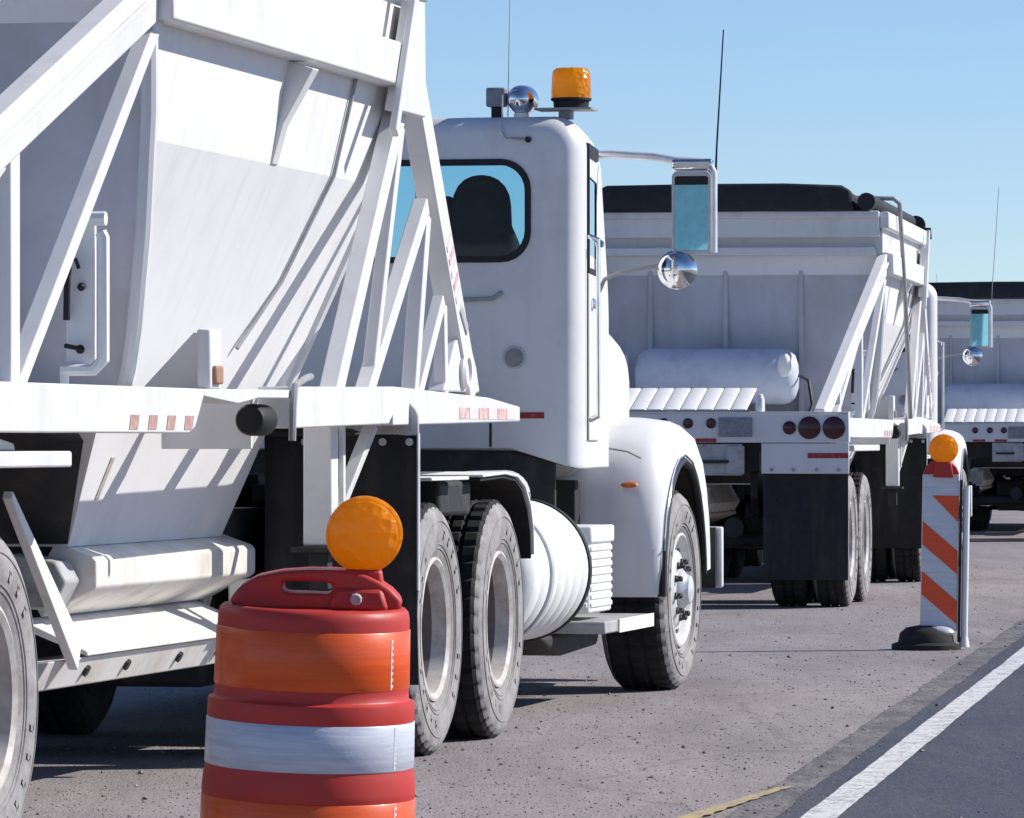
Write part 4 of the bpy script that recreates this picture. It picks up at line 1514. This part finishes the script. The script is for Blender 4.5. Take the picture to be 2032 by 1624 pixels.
        m.box(*sorted((s_ * 0.50, s_ * 0.56)), 5.5, 7.3, 0.8, 1.4)
        m.build('splash_panel', 'dark_steel', t)
        m = MB()
        m.box(*sorted((s_ * 0.55, s_ * 0.80)), 5.30, 5.44, 0.55, 1.10)
        m.build('cab_mount', 'dark_steel', t, 0.01)
        wheel(t, s_ * 1.075, 6.17, 'steer', turn=R(-1.5))
    m = MB()
    m.lathe([(0.05, -0.95), (0.05, 0.95)], 'x', (0, 6.17, 0.5), 12)
    m.build('steer_axle', 'dark_steel', t)
    m = MB()
    m.prism([(-1.22, 7.42), (-1.20, 7.55), (-0.9, 7.66), (0.9, 7.66), (1.20, 7.55), (1.22, 7.42), (1.21, 7.40), (0.9, 7.60), (-0.9, 7.60), (-1.21, 7.40)], 'z', 0.50, 0.83)
    bu = m.build('bumper', 'plain_white', t, 0.01)
    m = MB()
    m.box(-1.185, 1.185, 7.37, 7.40, 0.50, 0.83)
    m.build('bumper_back', 'dark_steel', bu)
    m = MB()
    m.box(-0.42, 0.42, 5.3, 7.1, 0.62, 1.5)
    m.build('engine', 'dark_steel', t, 0.03)
    return t


def rrect_ring(w, d, z, y0):
    return [(x, y, z) for x, y in rrect(-w, w, y0 - d, y0 + d, min(w, d) * 0.9, 5, 1)]


# ------------------------------------------------------------------ place the three rigs
trailer = make_trailer()
tractor = make_tractor()
spots = [((-1.500, 23.139), 11.3), ((2.600, 51.294), 8.5), ((7.41, 79.9), 8.5)]
tr_labels = ['white belly dump trailer nearest the camera, partly hidden by the orange drum',
             'white belly dump trailer with red tail lamps, seen from behind right of the nearest cab',
             'far white belly dump trailer cut off by the right edge of the photo']
tc_labels = ['nearest white truck cab with amber beacon, rear window and round fuel tank',
             'white truck tractor behind the striped panel, its mirror showing above the panel',
             'farthest truck tractor in the row, mostly hidden by the last trailer']
for i, (p, a) in enumerate(spots):
    for proto, labs, cat, grp in ((trailer, tr_labels, 'trailer', 'belly dump trailers in the row'), (tractor, tc_labels, 'truck', 'truck tractors in the row')):
        o = proto if i == 0 else copy_tree(proto)
        o.location = (p[0], p[1], 0)
        o.rotation_euler = (0, 0, -R(a if cat == 'trailer' or not i else a - 0.4))
        if i:
            for ch in list(o.children):      # the farther rigs carry no lamps on the cab roof
                if ch.name.split('.')[0] in ('beacon_plate', 'beacon_base', 'work_lamp', 'spot_lamp', 'lamp_cable', 'cable_plug'):
                    for c2 in list(ch.children):
                        bpy.data.objects.remove(c2)
                    bpy.data.objects.remove(ch)
            if cat == 'truck':               # a longer, thinner aerial on the mirror
                for ch in [c for c in o.children if c.name.startswith('mirror')]:
                    sg = 1 if ch.location.x > 0 else -1
                    for c2 in [c for c in ch.children if c.name.startswith('whip')]:
                        bpy.data.objects.remove(c2)
                    m = MB()
                    m.tube([(sg * 0.115, 0.04, 0.18), (sg * 0.12, 0.04, 0.35), (sg * 0.19, 0.04, 1.42)], 0.005, 6, 0.003)
                    m.build('whip_antenna', 'steel_pipe', ch)
            if cat == 'trailer':             # but they do have a tarp crank on the right side
                m = MB()
                m.tube([(0.90, -4.0, 3.37), (1.25, -4.0, 3.36), (1.30, -3.98, 3.32), (1.305, -3.4, 2.5), (1.30, -2.75, 1.5)], 0.02, 10)
                m.build('tarp_crank_arm', 'steel_pipe', o)
        tag(o, labs[i], cat, grp)


# ------------------------------------------------------------------ warning lights
def warning_light(parent, loc, r, housing):
    w = empty('warning_light', parent, loc)
    m = MB()
    prof = [(r, 0.0), (r * 1.04, -0.004), (r * 1.04, -0.014), (r * 0.99, -0.02), (r * 0.93, -0.022), (r * 0.90, -0.030), (r * 0.70, -0.042), (r * 0.4, -0.050), (0.001, -0.053)]
    m.lathe(prof, 'y', (0, -0.012, 0), 40, caps=False, mod=lambda j, k, q: q * (1 - (0.02 if (4 < j < 8 and k % 2) else 0)))
    m.build('front_lens', 'amber_lens', w, ang=25)
    m = MB()
    m.lathe([(q, -t_) for q, t_ in prof], 'y', (0, 0.012, 0), 40, caps=False)
    m.build('back_lens', 'amber_lens', w, ang=25)
    m = MB()
    m.lathe([(r * 1.02, -0.012), (r * 1.02, 0.012), (r * 0.9, 0.012), (r * 0.9, -0.012), (r * 1.02, -0.012)], 'y', n=40, caps=False)
    m.build('lens_ring', 'amber_lens', w)
    m = MB()
    m.prism([(-0.05, -r * 0.93), (0.05, -r * 0.93), (0.065, -r - 0.09), (-0.065, -r - 0.09)], 'y', -0.045, 0.045)
    m.build('battery_case', housing, w, 0.01)
    return w


# ------------------------------------------------------------------ orange drum
S = 15.07
dr = empty('traffic_drum', None, ((604 - 1016) / 730.0, S, 0.012))
dr.rotation_euler = (R(2.2), R(1.9), R(0))
tag(dr, 'orange traffic drum with white band and round amber light in the foreground', 'traffic drum')
m = MB()
prof = [(0.298, 0.055), (0.298, 0.15), (0.292, 0.165), (0.2895, 0.18), (0.2885, 0.33), (0.2905, 0.336), (0.2905, 0.35), (0.2875, 0.385), (0.2845, 0.402), (0.2825, 0.41), (0.2805, 0.54), (0.2815, 0.546), (0.2805, 0.583), (0.279, 0.590),
        (0.268, 0.595), (0.2645, 0.599), (0.2640, 0.62), (0.2605, 0.79), (0.2600, 0.815), (0.256, 0.833), (0.247, 0.842), (0.236, 0.845), (0.222, 0.839), (0.15, 0.839), (0.001, 0.839)]
m.lathe(prof, 'z', n=72, caps=False)
m.build('drum_body', 'orange_plastic', dr, ang=50)


def band(name, mat, r0, r1, z0, z1):
    mb = MB()
    mb.lathe([(r0 + 0.0005, z0), (r0 + 0.0025, z0 + 0.002), (r1 + 0.0025, z1 - 0.002), (r1 + 0.0005, z1)], 'z', n=72, caps=False)
    return mb.build(name, mat, dr, ang=50)


band('reflective_band', 'sheet_orange', 0.2634, 0.2606, 0.628, 0.786)
band('reflective_band', 'sheet_white', 0.2825, 0.2806, 0.412, 0.538)
band('reflective_band', 'sheet_orange', 0.2895, 0.2886, 0.185, 0.328)
m = MB()
m.lathe([(0.31, 0.0), (0.40, 0.0), (0.41, 0.02), (0.395, 0.045), (0.31, 0.055)], 'z', n=48, caps=False)
m.build('tyre_ring_base', 'rubber_base', dr, ang=50)
# row of painted sun glints down the sheeting near its right edge
for z0, z1, ra, rb, n_ in ((0.632, 0.77, 0.2665, 0.2642, 8), (0.416, 0.534, 0.2855, 0.2838, 9), (0.19, 0.322, 0.2925, 0.2918, 8)):
    m = MB()
    for k in range(n_):
        for a0, a1, b0, b1 in ((-35.2, -34.2, 0.0, 0.95), (-34.2, -33.0, 0.3, 0.75)):
            vs = []
            for a, b_ in ((a0, b0), (a1, b0), (a1, b1), (a0, b1)):
                f_ = (k + b_) / n_
                q_ = ra + (rb - ra) * f_
                vs.append((q_ * math.cos(R(a)), q_ * math.sin(R(a)), z0 + (z1 - z0) * f_))
            m.add(vs, [(0, 1, 2, 3)])
    m.build('seam_glints', 'stripe_white', dr, smooth=False)
# moulded top with carrying handle
hump = [(-0.236, 0.838), (-0.222, 0.866), (-0.19, 0.900), (-0.15, 0.922), (-0.09, 0.936), (-0.02, 0.943), (0.06, 0.945), (0.13, 0.938), (0.18, 0.915), (0.222, 0.888), (0.236, 0.872), (0.238, 0.838), (0.15, 0.834), (0.08, 0.834), (0, 0.834), (-0.08, 0.834), (-0.14, 0.834)]


def resample(poly, n, c):
    out = []
    for i in range(n):
        a = 2 * math.pi * i / n
        d = Vector((math.cos(a), math.sin(a)))
        best = None
        for j in range(len(poly)):
            p, q = Vector(poly[j]) - Vector(c), Vector(poly[(j + 1) % len(poly)]) - Vector(c)
            e = q - p
            den = d.x * e.y - d.y * e.x
            if abs(den) < 1e-9:
                continue
            t_ = (p.x * e.y - p.y * e.x) / den
            u_ = (p.x * d.y - p.y * d.x) / den
            if t_ > 0 and -1e-6 <= u_ <= 1 + 1e-6 and (best is None or t_ < best):
                best = t_
        out.append((c[0] + d.x * best, c[1] + d.y * best))
    return out


cc = (-0.02, 0.895)
m = MB()
m.slab(resample(hump, 64, cc), resample(rrect(-0.085, 0.05, 0.878, 0.911, 0.016, 5, 4), 64, cc), 'y', -0.075, 0.075)
m.build('handle', 'orange_plastic', dr, 0.014, seg=3)
m = MB()
m.loft([[(0.04, -0.10, 0.839), (0.205, -0.10, 0.839), (0.205, 0.065, 0.839), (0.04, 0.065, 0.839)], [(0.055, -0.085, 0.898), (0.185, -0.085, 0.898), (0.185, 0.06, 0.898), (0.055, 0.06, 0.898)]], caps=True)
m.build('light_mount', 'orange_plastic', dr, 0.012)
m = MB()
m.lathe([(0.001, -0.112), (0.014, -0.112), (0.018, -0.09), (0.001, -0.09)], 'y', (0.115, 0, 0.868), 10)
m.build('mount_bolt', 'bracket_grey', dr)
warning_light(dr, (0.13, -0.005, 1.04), 0.1, 'orange_plastic')

# ------------------------------------------------------------------ striped vertical panel
PD, PS = 34.5, 319.0
vp = empty('vertical_panel', None, ((1862 - 1016) / PS, PD, 0), 0)
vp.rotation_euler = (0, R(1.0), R(-3))
tag(vp, 'orange and white striped barricade panel on black rubber base with amber light', 'barricade panel')
PW, Z0, Z1 = 0.115, 0.12, 1.12
m = MB()
m.box(-PW, PW, -0.02, 0.02, Z0, Z1 - 0.03)
m.build('panel', 'stripe_white', vp, 0.006)


def clip_stripe(zl, hh):
    # parallelogram falling to the right by 0.17 m across the panel
    return [(-PW + 0.004, zl), (-PW + 0.004, zl - hh), (PW - 0.004, zl - hh - 0.185), (PW - 0.004, zl - 0.185)]


for zl in (0.800, 0.49):
    m = MB()
    m.prism(clip_stripe(zl, 0.145), 'y', -0.0235, -0.0195)
    m.build('stripe', 'stripe_orange', vp)
m = MB()
m.prism([(-PW + 0.06, 0.96), (PW - 0.004, 0.96), (PW - 0.004, 0.795)], 'y', -0.0235, -0.0195)
m.build('stripe', 'stripe_orange', vp)
m = MB()
m.box(PW + 0.003, PW + 0.02, -0.03, 0.03, 0.05, Z1 - 0.06)
m.build('panel_edge', 'black_trim', vp, 0.003)
m = MB()
m.tube([(PW + 0.045, 0.0, 0.03), (PW + 0.045, 0.0, 1.02)], 0.022, 12)
m.build('panel_post', 'plain_white', vp)
m = MB()
m.lathe([(0.035, 0.02), (0.024, 0.08), (0.001, 0.09)], 'z', (PW + 0.045, 0, 0), 12)
m.build('post_foot', 'plain_white', vp)
m = MB()
m.prism([(-PW, Z1 - 0.029), (PW, Z1 - 0.029), (PW - 0.02, Z1 + 0.02), (PW - 0.06, Z1 + 0.055), (-PW + 0.06, Z1 + 0.055), (-PW + 0.02, Z1 + 0.02)], 'y', -0.022, 0.022)
m.build('panel_cap', 'orange_plastic', vp, 0.008)
m = MB()
rings = []
for z, a_, b_ in ((0.0, 0.215, 0.20), (0.03, 0.215, 0.20), (0.045, 0.175, 0.17), (0.10, 0.165, 0.155), (0.135, 0.125, 0.11), (0.15, 0.05, 0.05)):
    rings.append([(-0.075 + a_ * math.cos(2 * math.pi * k / 32), b_ * math.sin(2 * math.pi * k / 32), z) for k in range(32)])
m.loft(rings, caps=True)
m.build('rubber_base', 'rubber_base', vp, ang=40)
m = MB()
m.sphere((0.0, -0.05, 0.11), 0.09, 20, 8, (1.1, 0.7, 0.45))
m.build('base_highlight', 'silver_paint', vp)  # grey dome standing in for the lit highlight on the rubber
warning_light(vp, (0.012, -0.01, 1.25), 0.088, 'orange_plastic')
